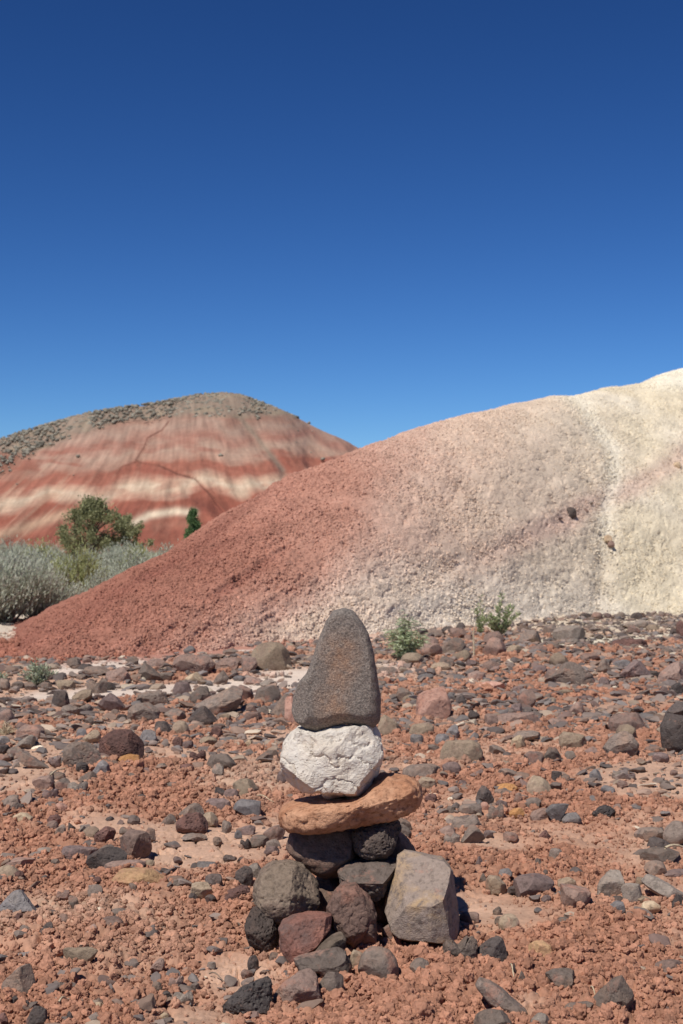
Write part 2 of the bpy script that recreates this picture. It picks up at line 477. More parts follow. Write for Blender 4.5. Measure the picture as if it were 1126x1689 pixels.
def ground_relief(x, y, cm, w):
    """clods, cracks and crumbs, heights in metres"""
    r = np.hypot(x, y)
    wx = x + 0.01 * noise2(x * 30, y * 30, 71) + 0.005 * noise2(x * 90, y * 90, 77); wy = y + 0.005 * noise2(x * 90, y * 90, 78) + 0.01 * noise2(x * 30, y * 30, 72)
    z = 0.010 * fbm2(x * 6, y * 6, 3, 73) * (0.4 + cm)
    z = z + (0.0030 * fbm2(x * 70, y * 70, 3, 75) * (0.25 + cm) + 0.004 * np.abs(fbm2(x * 28, y * 28, 3, 76)) * cm) * sstep(9, 5, r)
    for sc, amp, s, r0 in ((38.0, 0.008, 1, 5.5), (20.0, 0.015, 2, 12), (9.0, 0.020, 3, 30)):
        f1, f2, idn = vor2(wx * sc, wy * sc, s)
        dome = np.sqrt(np.clip(1 - (f1 / 0.75) ** 2, 0, 1)) * (0.35 + 0.65 * idn)
        edge = sstep(0.0, 0.16, f2 - f1)
        lump = (dome * edge - 0.45) * amp * cm * sstep(0.15, 0.55, cm + 0.25 * noise2(x * sc * 0.4, y * sc * 0.4, s + 80))
        crack = -(1 - sstep(0.0, 0.07, f2 - f1)) * amp * 0.9 * sstep(0.0, 0.35, noise2(x * 2.2, y * 2.2, 90 + s) + 0.2) * (1 - cm)
        z = z + (lump + crack) * sstep(r0 * 1.5, r0, r)
    z = z * (1 - 0.85 * w)
    return z

def make_ground():
    ang = []
    a = -math.pi
    while a < math.pi:
        q = abs(a)
        ang.append(a)
        a += 0.00112 if q < 0.30 else (0.004 if q < 0.42 else 0.06)
    ang = np.array(ang + [math.pi])
    rad = [0.0005, 0.5, 1.0, 1.6, 2.0, 2.2, 2.35]
    r = 2.45
    while r < 19:
        rad.append(r); r *= 1.00265 if r < 7 else 1.0034
    while r < 6000:
        rad.append(r); r *= 1.04 if r > 26 else 1.012
    rad = np.array(rad)
    Rr, Aa = np.meshgrid(rad, ang, indexing='ij')
    x = Rr * np.sin(Aa); y = Rr * np.cos(Aa)
    z = ground_z(x, y)
    near = (rad < 26)[:, None] & (np.abs(ang) < 0.43)[None, :]
    i = np.where(near)
    cm = np.zeros_like(x); cm[i] = clod_mask(x[i], y[i])
    w1, w2 = wash_mask(x[i], y[i]); w = np.zeros_like(x); w[i] = np.maximum(w1, w2 * 0.6)
    z[i] += ground_relief(x[i], y[i], cm[i], w[i])
    z = z - 3.0 * sstep(60, 200, Rr) * 0.0
    C = np.empty(x.shape + (3,)); C[:] = A((200, 150, 128))
    C[i] = ground_color(x[i], y[i], cm[i])
    o = np.where(~near); C[o] = ground_color(x[o], y[o], np.full(len(o[0]), 0.5))
    P = np.stack((x, y, z), 2).reshape(-1, 3)
    me = mesh_np('ground', P, grid_faces(len(rad), len(ang)))
    add_col(me, C.reshape(-1, 3))
    me.materials.append(earth_mat('red_earth', 90, 0.16, bdist=0.004, bstr=0.7))
    o = link(bpy.data.objects.new('ground', me)); o['kind'] = 'structure'
    return o
make_ground()

# ------------------------------------------------------------------ the near hill, red to cream
_U = np.arange(-1100, 2400, 4.0)
def _smooth(tab, sig):
    k = np.exp(-0.5 * (np.arange(-60, 61) * 4.0 / sig) ** 2); k /= k.sum()
    f = np.interp(_U, HU, tab)
    return np.convolve(np.pad(f, 60, mode='edge'), k, mode='valid')
_HC, _HV, _HF = _smooth(HC, 45), _smooth(HV, 5), _smooth(HF, 45)
def hill_cols(u):
    yc = np.interp(u, _U, _HC); v = np.interp(u, _U, _HV); yf = np.interp(u, _U, _HF)
    zc = H + (900 - v) / F * yc
    return yf, np.maximum(yc, yf + 0.4), np.maximum(zc, -0.15)
def hill_z(u, t):
    yf, yc, zc = hill_cols(u)
    tt = np.clip(t, -0.3, 1)
    p = np.where(tt > 0, 1 - (1 - np.clip(tt, 0, 1)) ** 1.62, tt * 0.8)
    p = p * (0.86 + 0.14 * sstep(0.0, 0.22, tt))
    p = np.where(t > 1, 1 - 0.55 * (t - 1) ** 2, p)
    z = zc * np.maximum(p, -0.3) - 0.03
    y = yf + (yc - yf) * t
    return y, z
def hill_design(u, t):
    y, z = hill_z(u, t); x = (u - PX) / F * y
    return (x, y, z) + project(x, y, z)
def hill_relief(x, y, z, u, v, fine=True):
    q = y + 0.7 * z                                          # distance along the slope
    h = 0.035 * fbm2(u / 170 + 2, v / 120, 3, 101) + 0.014 * fbm2(u / 42, v / 36, 3, 103)
    rr = fbm2((u + 0.35 * v) / 17, (v - 0.3 * u) / 95, 3, 104)
    h = h - 0.006 * np.clip(1 - np.abs(rr) * 3.5, 0, 1) ** 2 * sstep(520, 700, u) * sstep(-0.3, 0.5, noise2(u / 90, v / 70, 106))
    # furrows running down the left flank
    a = (u * 0.53 + v * 0.85); b = (u * 0.85 - v * 0.53)
    left = sstep(620, 380, u)
    rn = fbm2(a / 46, b / 330, 3, 105)
    h = h - 0.06 * left * sstep(0.05, 0.6, rn) + 0.05 * left * rn
    # gully on the right, pale, and the slanting ledge below it
    g, _ = polydist(u, v, GULLY); h = h - 0.042 * np.exp(-(g / 18) ** 2)
    g3, _ = polydist(u, v, LEDGE); h = h - 0.008 * np.exp(-(g3 / 9) ** 2) + 0.006 * np.exp(-((g3 - 26) / 22) ** 2) * sstep(500, 900, u)
    if fine:
        crumb = 0.45 + 0.55 * sstep(-0.4, 0.5, fbm2(x * 0.9, q * 0.9, 2, 107) + 0.2 + 0.3 * sstep(1000, 300, u))
        h = h - 0.050 * np.clip(fbm2(x * 7.5, q * 7.5, 3, 108) - 0.42, 0, 0.5) - 0.004 * np.abs(fbm2(x * 22, q * 22, 2, 111))
        wx = x + 0.03 * noise2(x * 9, q * 9, 109); wq = q + 0.03 * noise2(x * 9, q * 9, 110)
        for sc, amp, s in ((4.2, 0.030, 4), (9.5, 0.026, 5), (19.0, 0.017, 6)):
            f1, f2, idn = vor2(wx * sc, wq * sc, s)
            h = h + crumb * amp * (1 - (0.6 if sc < 5 else 0.3) * sstep(450, 700, u)) * ((0.45 + 0.55 * np.sqrt(np.clip(1 - (f1 / 0.8) ** 2, 0, 1))) * (0.35 + 0.65 * idn) * sstep(0, 0.11, f2 - f1) - 0.4)
    return h
GULLY = [(925, 640), (960, 668), (985, 705), (1012, 740), (1012, 790), (998, 850), (1000, 900), (992, 960), (985, 1010)]
LEDGE = [(1400, 610), (1126, 752), (1030, 812), (940, 850), (830, 905), (700, 955), (600, 1000), (500, 1040), (430, 1062)]
def hill_color(x, y, z, u, v):
    q = y + 0.7 * z
    wob = 30 * fbm2(u / 110 + 3, v / 80, 4, 121) + 12 * fbm2(u / 16, v / 13, 3, 122)
    # red at the left, cream at the right; the boundary leans out to the left lower down
    B = np.interp(v, [560, 735, 850, 950, 1030, 1090], [650, 650, 655, 590, 450, 390])
    s = u - B + wob
    stops = [(-700, (168, 113, 93)), (-330, (164, 108, 88)), (-200, (174, 119, 98)), (-90, (190, 139, 117)), (-20, (206, 164, 142)), (50, (215, 181, 158)), (130, (221, 192, 167)), (260, (222, 200, 175)), (340, (227, 208, 181)), (700, (232, 215, 187))]
    sx = [a for a, _ in stops]; cs = np.array([lin(c) for _, c in stops])
    c = np.stack([np.interp(s, sx, cs[:, k]) for k in range(3)], -1)
    # the flank is brighter and oranger near its crest
    top = sstep(930, 800, v) * sstep(640, 420, u)
    c = c + (lin((194, 138, 116)) - c) * (0.7 * top)[..., None]
    dk = sstep(0.1, 0.7, fbm2((u * 0.53 + v * 0.85) / 46, (u * 0.85 - v * 0.53) / 330, 3, 105)) * sstep(560, 360, u)
    c = c + (lin((140, 84, 70)) - c) * (0.5 * dk)[..., None]
    # pale apron low in the middle
    ap = sstep(900, 1000, v + 0.12 * (u - 800) * -1 + wob * 0.6) * sstep(400, 640, u - (1040 - v) * 0.9)
    c = c + (lin((240, 224, 203)) - c) * (0.6 * ap)[..., None]
    # pinkish streak under the ledge, cream right of the gully
    g3, sd = polydist(u, v + wob * 0.3, LEDGE)
    c = c + (lin((204, 166, 150)) - c) * (0.6 * np.exp(-((g3 - 4) / 20) ** 2) * sstep(640, 900, u))[..., None]
    c = c + (lin((222, 196, 170)) - c) * (0.55 * np.exp(-((g3 - 10) / 13) ** 2) * sstep(1000, 560, u) * sstep(380, 480, u))[..., None]
    gx = np.interp(v, [p[1] for p in GULLY], [p[0] for p in GULLY])
    right = sstep(-30, 60, u - gx + wob * 0.5)
    yel = sstep(-0.2, 0.5, fbm2(x * 0.4 + 5, q * 0.4, 2, 125) + 0.25)
    cy = lin((236, 223, 198)) * (1 - yel[..., None]) + lin((227, 211, 178)) * yel[..., None]
    c = c + (cy - c) * (right * 0.75 * (1 - 0.8 * np.exp(-(g3 / 30) ** 2)))[..., None]
    g, _ = polydist(u, v + wob * 0.2, GULLY)
    c = c + (lin((242, 234, 212)) - c) * (0.5 * np.exp(-(g / 16) ** 2) * sstep(960, 860, v))[..., None]
    cap = sstep(655, 628, v) * sstep(1040, 1090, u)
    c = c + (lin((246, 236, 212)) - c) * (cap * 0.8)[..., None]
    # fine weathering
    n = fbm2(x * 2.2, q * 2.2, 4, 131)[..., None]
    c = c + (c.mean(-1, keepdims=True) - c) * 0.08
    return c * (1 + 0.10 * n) / 1.13

def make_hill():
    u = np.concatenate((np.linspace(-900, -150, 20)[:-1], np.arange(-150, 1330, 1.75), np.linspace(1330, 2200, 30)))
    t = np.concatenate((np.linspace(-0.08, 1.06, 400), np.linspace(1.1, 2.5, 24)))
    T, U = np.meshgrid(t, u, indexing='ij')
    x, y, z, du, dv = hill_design(U, T)
    P = np.stack((x, y, z), 2)
    N = grid_normals(P)
    h = hill_relief(x, y, z, du, dv)
    foot = sstep(-0.06, 0.04, T) * 0.75 + 0.25
    P2 = P + N * (h * foot)[..., None]
    eu, ev = project(P2[..., 0], P2[..., 1], P2[..., 2])
    C = hill_color(x, y, z, eu, ev)
    me = mesh_np('hill', P2.reshape(-1, 3), grid_faces(len(t), len(u)))
    add_col(me, C.reshape(-1, 3))
    me.materials.append(earth_mat('crumbly_clay', 26, 0.13, bdist=0.02, bstr=0.8))
    o = link(bpy.data.objects.new('hill', me)); o['kind'] = 'structure'
make_hill()

# ------------------------------------------------------------------ the banded hill in the distance
MU = np.array([-1500, -700, -300, 0, 60, 150, 240, 330, 370, 400, 440, 500, 590, 700, 900, 1300, 2200.])
MV = np.array([830, 790, 745, 720, 702, 677, 664, 648, 646, 650, 665, 690, 735, 790, 850, 885, 890.])
def mtn_z(u, t):
    yf, yc = 150.0, 250.0
    v = np.interp(u, MU, MV)
    k = np.ones(9) / 9
    zc = H + (900 - v) / F * yc
    p = np.where(t > 0, 1 - (1 - np.clip(t, 0, 1)) ** 1.5, t)
    p = np.where(t > 1, 1 - 0.5 * (t - 1) ** 2, p)
    return yf + (yc - yf) * t, zc * p - 0.5
SP = [(560, 865), (600, 855), (640, 850), (700, 858)]
def mtn_relief(u, v, x, y):
    n = fbm2(u / 120 + 4, v / 260, 2, 201)
    fold = fbm2((u + (v - 800) * 0.9 * np.tanh((300 - u) / 200)) / 62, v / 420, 3, 203)
    amp = sstep(700, 830, v)
    h = 0.9 * n + fold * 0.9 * amp
    g, _ = polydist(u, v, GR); h = h - 0.25 * np.exp(-(g / 2.2) ** 2)
    g, _ = polydist(u, v, [(215, 868), (245, 850), (290, 842), (330, 850), (390, 900)]); h = h + 0.9 * np.exp(-(g / 17) ** 2)
    g, _ = polydist(u, v, [(-20, 905), (60, 862), (110, 826), (150, 790)]); h = h + 0.6 * np.exp(-(g / 20) ** 2)
    g, _ = polydist(u, v, [(395, 690), (440, 745), (470, 778)]); h = h - 0.5 * np.exp(-(g / 10) ** 2)
    h = h + 0.07 * fbm2(u / 14, v / 30, 3, 207)
    return h
GR = [(278, 695), (266, 710), (243, 722), (238, 736), (224, 758), (230, 763), (262, 768), (292, 782), (322, 790), (336, 806), (352, 820), (375, 845)]
GR2 = [(224, 762), (200, 770), (192, 782)]
def mtn_color(u, v, x, y):
    n = fbm2(u / 90, v / 60, 3, 211); m = fbm2(u / 26, v / 10, 3, 213)
    st = fbm2((u + (v - 800) * 1.1 * np.tanh((320 - u) / 160)) / 13, v / 150, 3, 217)
    bend = np.interp(u, [-300, 0, 60, 150, 230, 300, 400, 470, 600, 800], [34, 30, 16, 8, 0, -2, -4, -3, 10, 25])
    w = v - bend + 8 * n + 3 * m + 1.2 * st + 11 * fbm2((u + (v - 800) * 0.6 * np.tanh((300 - u) / 200)) / 75 + 7, v / 300, 2, 209)
    stops = [(600, (160, 132, 112)), (690, (160, 116, 98)), (705, (172, 140, 122)), (725, (168, 118, 100)), (742, (180, 146, 126)), (757, (172, 128, 108)), (766, (158, 92, 72)), (780, (162, 96, 76)), (786, (178, 128, 106)), (794, (198, 162, 136)), (801, (208, 182, 156)), (808, (200, 168, 142)), (817, (178, 126, 104)), (823, (150, 80, 60)), (850, (138, 70, 54)), (868, (156, 86, 66)), (880, (138, 72, 56)), (900, (150, 84, 64)), (960, (160, 96, 74))]
    sx = [a for a, _ in stops]; cs = np.array([lin(c) for _, c in stops])
    c = np.stack([np.interp(w, sx, cs[:, k]) for k in range(3)], -1)
    def over(col, f):
        nonlocal c
        c = c + (lin(col) - c) * np.clip(f, 0, 1)[..., None]
    # pale streaks running down the ribs, stronger at the left
    over((168, 108, 86), sstep(0.0, 0.6, fbm2(u / 55 + 20, v / 30, 3, 223)) * sstep(785, 800, v) * sstep(825, 808, v) * 0.55)
    over((206, 172, 144), sstep(0.15, 0.8, st + 0.35 * n) * sstep(380, 60, u) * sstep(700, 780, v) * 0.35)
    over((150, 76, 58), sstep(0.0, 0.7, fbm2(u / 70 + 9, v / 22, 3, 221)) * sstep(695, 760, v) * sstep(800, 770, v) * 0.7)
    g, _ = polydist(u, v, [(215, 866), (245, 850), (290, 843), (320, 846)]); over((226, 204, 176), np.exp(-(g / 6.5) ** 2) * 0.95)
    g, _ = polydist(u, v, [(-20, 888), (40, 870), (100, 850), (140, 852)]); over((208, 172, 140), np.exp(-(g / 9) ** 2) * 0.7)
    g, _ = polydist(u, v, [(255, 868), (300, 862), (340, 880)]); over((140, 96, 78), np.exp(-(g / 8) ** 2) * 0.5)
    g, _ = polydist(u, v, GR); over((104, 58, 46), np.exp(-(g / 1.3) ** 2) * 0.85)
    g, _ = polydist(u, v, GR2); over((124, 66, 52), np.exp(-(g / 1.6) ** 2) * 0.7)
    # scrub-covered soil above
    vb = np.interp(u, [-300, 0, 60, 120, 200, 260, 330, 400, 440, 500, 560, 700], [800, 786, 745, 717, 697, 688, 687, 690, 684, 690, 715, 780])
    ob = np.interp(u, [-300, -40, 30, 90], [830, 770, 752, 720])
    f = sstep(6, -7, v - vb + 4 * m + 3 * n)
    over((148, 128, 111), f)
    over((158, 141, 117), f * sstep(0.1, 0.6, fbm2(u / 40, v / 12, 3, 231)) * 0.6)
    over((150, 90, 70), sstep(75, 20, u) * sstep(735, 752, v - 8 * n) * sstep(800, 775, v) * 0.8)
    g, _ = polydist(u, v, [(395, 688), (430, 730), (466, 776)]); over((134, 118, 102), np.exp(-(g / (5 + 0.0 * v)) ** 2) * 0.85)
    rag = fbm2((u + (v - 800) * 0.9 * np.tanh((300 - u) / 160)) / 9, v / 34, 4, 243)[..., None]
    c = c * (1 + 0.22 * rag) + (lin((168, 118, 98)) - c) * 0.10
    n2 = fbm2(u / 4.0, v / 2.2, 3, 241)[..., None]
    c = c + (c.mean(-1, keepdims=True) - c) * 0.12
    return c * (1 + 0.07 * n2) * np.array((1.0, 1.02, 0.98)) / 1.16, f
def make_mtn():
    u = np.concatenate((np.linspace(-1500, -160, 40)[:-1], np.arange(-160, 760, 2.2), np.linspace(760, 2200, 40)))
    t = np.concatenate((np.linspace(-0.05, 1.04, 260), np.linspace(1.1, 2.4, 16)))
    T, U = np.meshgrid(t, u, indexing='ij')
    y, z = mtn_z(U, T); x = (U - PX) / F * y
    du, dv = project(x, y, z)
    P = np.stack((x, y, z), 2); N = grid_normals(P)
    fade = sstep(1.0, 0.86, T) * sstep(-0.02, 0.06, T)
    P = P + N * (mtn_relief(du, dv, x, y) * (0.12 + 0.88 * fade))[..., None]
    du, dv = project(P[..., 0], P[..., 1], P[..., 2])
    C, f = mtn_color(du, dv, x, y)
    me = mesh_np('banded_hill', P.reshape(-1, 3), grid_faces(len(t), len(u)))
    add_col(me, C.reshape(-1, 3))
    me.materials.append(earth_mat('banded_clay', 0.9, 0.10, bdist=0.5, bstr=0.5))
    o = link(bpy.data.objects.new('far_hill', me)); o['kind'] = 'structure'
    # scrub dotted over its upper slopes
    R = np.random.default_rng(31)
    n = 60000
    uu = R.uniform(-200, 640, n); tt = R.uniform(0.25, 1.0, n)
    y, z = mtn_z(uu, tt); x = (uu - PX) / F * y; du, dv = project(x, y, z)
    _, f = mtn_color(du, dv, x, y)
    keep = (R.random(n) < f * 0.10 * (0.5 + sstep(-0.3, 0.5, fbm2(du / 22, dv / 7, 2, 251))) + 0.0004)
    x, y, z = x[keep], y[keep], z[keep]
    V0, F0 = ICO[1]; k = len(V0); m = len(x)
    s = 0.12 + 0.28 * R.random(m) ** 2
    VV = V0[None] * (s[:, None, None] * R.uniform(0.65, 1.25, (m, k, 1))) * np.array((1, 1, 0.75)) + np.stack((x, y, z + 0.1), 1)[:, None]
    FF = (F0[None] + (np.arange(m) * k)[:, None, None]).reshape(-1, 3)
    me = mesh_np('scrub', VV.reshape(-1, 3), FF)
    sh = np.repeat(R.uniform(0.6, 1.4, m), k)[:, None] * np.array((0.21, 0.19, 0.15))
    add_col(me, sh)
    me.materials.append(earth_mat('scrub_leaf', 2.0, 0.2, bdist=0.1))
    o = link(bpy.data.objects.new('scrub', me)); tag(o, 'low dark scrub dotted over the grey brown top of the far banded hill', 'scrub', kind='stuff')
make_mtn()

# ------------------------------------------------------------------ scattered clods and pebbles (uncountable)
def lump_mesh(name, seed, res, sq=(1, 1, .8), rough=1.0, cuts=5, cd=(.55, .85), crumbly=0.0, sharp=0):
    R = np.random.default_rng(seed); V, Fc = ICO[res]; V = V.copy()
    for _ in range(cuts):
        n = R.normal(size=3); n /= np.linalg.norm(n); pr = V @ n
        V = V - np.maximum(0, pr - R.uniform(*cd))[:, None] * n
    o = R.uniform(0, 40, 3)
    V = V * (1 + rough * (0.30 * noise3(V * 1.3 + o, 5) + 0.20 * noise3(V * 3.1 + o, 6)))[:, None] * np.array(sq)
    if crumbly:
        V = V * (1 + crumbly * (0.16 * noise3(V * 4.2 + o, 7) + 0.11 * noise3(V * 8.0 + o, 8) - 0.28 * np.clip(noise3(V * 2.6 + o, 9) - 0.15, 0, 1)))[:, None]
    V /= np.abs(V).max(0)[:2].max()
    me = mesh_np(name, V * 0.5, Fc)
    if sharp: me.set_sharp_from_angle(angle=math.radians(sharp))
    return me
def scatter(name, P, rot, scl, idx, col, variants, label, cat):
    me = bpy.data.meshes.new(name)
    me.vertices.add(len(P)); me.vertices.foreach_set('co', np.ascontiguousarray(P, np.float32).ravel())
    for an, ty, dt in (('rot', 'FLOAT_VECTOR', rot), ('scl', 'FLOAT_VECTOR', scl), ('ccol', 'FLOAT_VECTOR', col)):
        a = me.attributes.new(an, ty, 'POINT'); a.data.foreach_set('vector', np.ascontiguousarray(dt, np.float32).ravel())
    a = me.attributes.new('vidx', 'INT', 'POINT'); a.data.foreach_set('value', np.ascontiguousarray(idx, np.int32))
    o = link(bpy.data.objects.new(name, me))
    c = bpy.data.collections.new(name + '_shapes')
    for v in variants: c.objects.link(v)
    ng = bpy.data.node_groups.new(name, 'GeometryNodeTree')
    ng.interface.new_socket('Geometry', in_out='INPUT', socket_type='NodeSocketGeometry')
    ng.interface.new_socket('Geometry', in_out='OUTPUT', socket_type='NodeSocketGeometry')
    N, L = ng.nodes, ng.links
    gi = N.new('NodeGroupInput'); go = N.new('NodeGroupOutput')
    ci = N.new('GeometryNodeCollectionInfo'); ci.inputs['Collection'].default_value = c
    ci.inputs['Separate Children'].default_value = True; ci.inputs['Reset Children'].default_value = True
    ip = N.new('GeometryNodeInstanceOnPoints'); ip.inputs['Pick Instance'].default_value = True
    def na(nm, ty):
        n = N.new('GeometryNodeInputNamedAttribute'); n.data_type = ty; n.inputs['Name'].default_value = nm
        return [s for s in n.outputs if s.name == 'Attribute' and s.enabled][0]
    L.new(gi.outputs[0], ip.inputs['Points']); L.new(ci.outputs[0], ip.inputs['Instance'])
    L.new(na('vidx', 'INT'), ip.inputs['Instance Index'])
    e2r = N.new('FunctionNodeEulerToRotation'); L.new(na('rot', 'FLOAT_VECTOR'), e2r.inputs[0])
    L.new(e2r.outputs[0], ip.inputs['Rotation']); L.new(na('scl', 'FLOAT_VECTOR'), ip.inputs['Scale'])
    L.new(ip.outputs[0], go.inputs[0])
    md = o.modifiers.new('scatter', 'NODES'); md.node_group = ng
    tag(o, label, cat, kind='stuff')
    return o
def variants(name, n, res, mat, seed, **k):
    r = []
    for i in range(n):
        me = lump_mesh(name, seed + i, res, **k); me.materials.append(mat)
        r.append(bpy.data.objects.new(name, me))
    return r
RS = np.random.default_rng(77)
clod_m = inst_mat('clod_earth', 0.28)
def wedge_points(n, r0, r1, p=1.0, half=0.30):
    """random ground points in view, denser towards the camera"""
    u = RS.random(n)
    r = np.exp(np.log(r0) + (np.log(r1) - np.log(r0)) * u) if p == 0 else (r0 ** p + (r1 ** p - r0 ** p) * u) ** (1 / p)
    a = RS.uniform(-half, half, n)
    return r * np.sin(a), r * np.cos(a)
def clods():
    x1, y1 = wedge_points(190000, 2.45, 7.5, 0.6)
    x2, y2 = wedge_points(60000, 6.0, 15.5, 0.8)
    x = np.concatenate((x1, x2)); y = np.concatenate((y1, y2))
    cm = clod_mask(x, y); w1, w2 = wash_mask(x, y)
    cl = sstep(-0.5, 0.5, fbm2(x * 5, y * 5, 2, 301))
    keep = RS.random(len(x)) < (0.05 + 0.95 * cm ** 1.8) * (0.25 + 0.75 * cl) * (1 - 0.9 * w1) * (1 - w2)
    x, y, cm = x[keep], y[keep], cm[keep]
    r = np.hypot(x, y)
    s = (0.0032 + 0.0066 * RS.random(len(x)) ** 2.4 + 0.011 * (RS.random(len(x)) ** 9)) * (0.75 + 0.5 * cm) * np.clip(r / 4.2, 0.95, 2.6)
    s *= 1 + 0.35 * np.exp(-((project(x, y, 0 * x)[0] - 700) / 120) ** 2 - ((project(x, y, 0 * x)[1] - 1650) / 60) ** 2)
    z = ground_z(x, y) + ground_relief(x, y, cm, 0 * x) + s * 0.12
    c = ground_color(x, y, cm) * 0.6 + A((177, 121, 94)) * 0.4
    sc = s[:, None] * RS.uniform(0.7, 1.3, (len(x), 3)) * 1.7
    scatter('clay_clods', np.stack((x, y, z), 1), RS.uniform(0, 6.3, (len(x), 3)), sc, RS.integers(0, 7, len(x)), c,
            variants('clod', 7, 3, clod_m, 400, rough=1.0, crumbly=1.0), 'loose crumbly red clay clods covering the open ground', 'clay clods')
clods()
def hill_clods():
    n = 170000
    u = RS.uniform(-60, 1240, n); t = RS.random(n) ** 1.15
    x, y, z, du, dv = hill_design(u, t)
    q = y + 0.7 * z
    den = sstep(-0.5, 0.6, fbm2(x * 0.9, q * 0.9, 3, 107) + 0.15 + 0.3 * sstep(900, 300, u))
    yf, yc, zc = hill_cols(u)
    keep = RS.random(n) < sstep(1.0, 0.9, t) * (0.14 + 0.86 * den) * np.clip((yc - yf) / 6, 0.1, 1) * sstep(-0.05, 0.4, zc)
    x, y, z, du, dv, u, t = [k[keep] for k in (x, y, z, du, dv, u, t)]
    h = hill_relief(x, y, z, du, dv)
    s = (0.010 + 0.026 * RS.random(len(x)) ** 3.5) * (1 - 0.2 * sstep(450, 700, u))
    yf, yc, zc = hill_cols(u)
    # outward normal of the slope, roughly
    sl = np.arctan2(zc * 1.62 * (1 - np.clip(t, 0, 1)) ** 0.62, yc - yf)
    P = np.stack((x, y - np.sin(sl) * (h - s * .05), z + np.cos(sl) * (h - s * .05)), 1)
    c = hill_color(x, y, z, du, dv) * RS.uniform(0.85, 1.1, (len(x), 1))
    sc = s[:, None] * RS.uniform(0.75, 1.25, (len(x), 3)) * 1.3
    scatter('hill_clods', P, RS.uniform(0, 6.3, (len(x), 3)), sc, RS.integers(0, 4, len(x)), c,
            variants('clod', 4, 2, inst_mat('hill_clod_earth', 0.12), 420, crumbly=.8), 'crumbly popcorn clay clods coating the red and cream hillside', 'clay clods')
hill_clods()

# ------------------------------------------------------------------ stone materials
SM = {
    'gy': stone_mat('grey_stone', lin((128, 113, 102)), lin((142, 118, 102)), dust=.30),
    'dg': stone_mat('dark_stone', lin((94, 84, 79)), lin((112, 95, 86)), dust=.20, pit=.3),
    'bg': stone_mat('blue_grey_stone', lin((124, 117, 114)), lin((132, 122, 114)), dust=.10, rough=.7),
    'br': stone_mat('brown_stone', lin((144, 120, 108)), lin((156, 126, 110)), dust=.40),
    'rb': stone_mat('dark_red_porous_stone', lin((110, 82, 74)), lin((126, 92, 82)), dust=.25, pit=.8),
    'tn': stone_mat('tan_stone', lin((158, 138, 116)), lin((146, 124, 106)), dust=.22),
    'sl': stone_mat('salmon_stone', lin((204, 158, 138)), lin((196, 142, 120)), dust=.2),
    'oc': stone_mat('ochre_stone', lin((182, 132, 84)), lin((192, 148, 104)), dust=.30),
    'yt': stone_mat('yellow_tan_stone', lin((192, 154, 114)), lin((186, 142, 110)), dust=.55),
    'cr': stone_mat('cream_stone', lin((196, 172, 142)), lin((186, 154, 122)), dust=.3),
    'pu': stone_mat('purple_grey_stone', lin((126, 107, 101)), lin((136, 112, 103)), dust=.25),
    'lg': stone_mat('light_grey_stone', lin((144, 131, 119)), lin((138, 120, 106)), dust=.25, speck=.2),
    'po': stone_mat('porous_dark_stone', lin((90, 82, 78)), lin((104, 90, 82)), dust=.16, pit=1.0, bd=.006),
}
CW = {'gy': 'grey', 'dg': 'dark', 'bg': 'blue-grey', 'br': 'brown', 'rb': 'dark red', 'tn': 'tan', 'sl': 'salmon pink', 'oc': 'ochre', 'yt': 'yellow-tan', 'cr': 'cream', 'pu': 'purplish grey', 'lg': 'pale grey', 'po': 'dark porous'}
SW = {'r': 'rounded', 'l': 'loaf-shaped', 'a': 'angular', 'b': 'blocky', 'w': 'wedge-shaped', 'W': 'wedge-shaped', 'p': 'peaked', 'f': 'flat', 's': 'blocky', 'd': 'slanting', 'v': 'triangular', 'h': 'lumpy'}
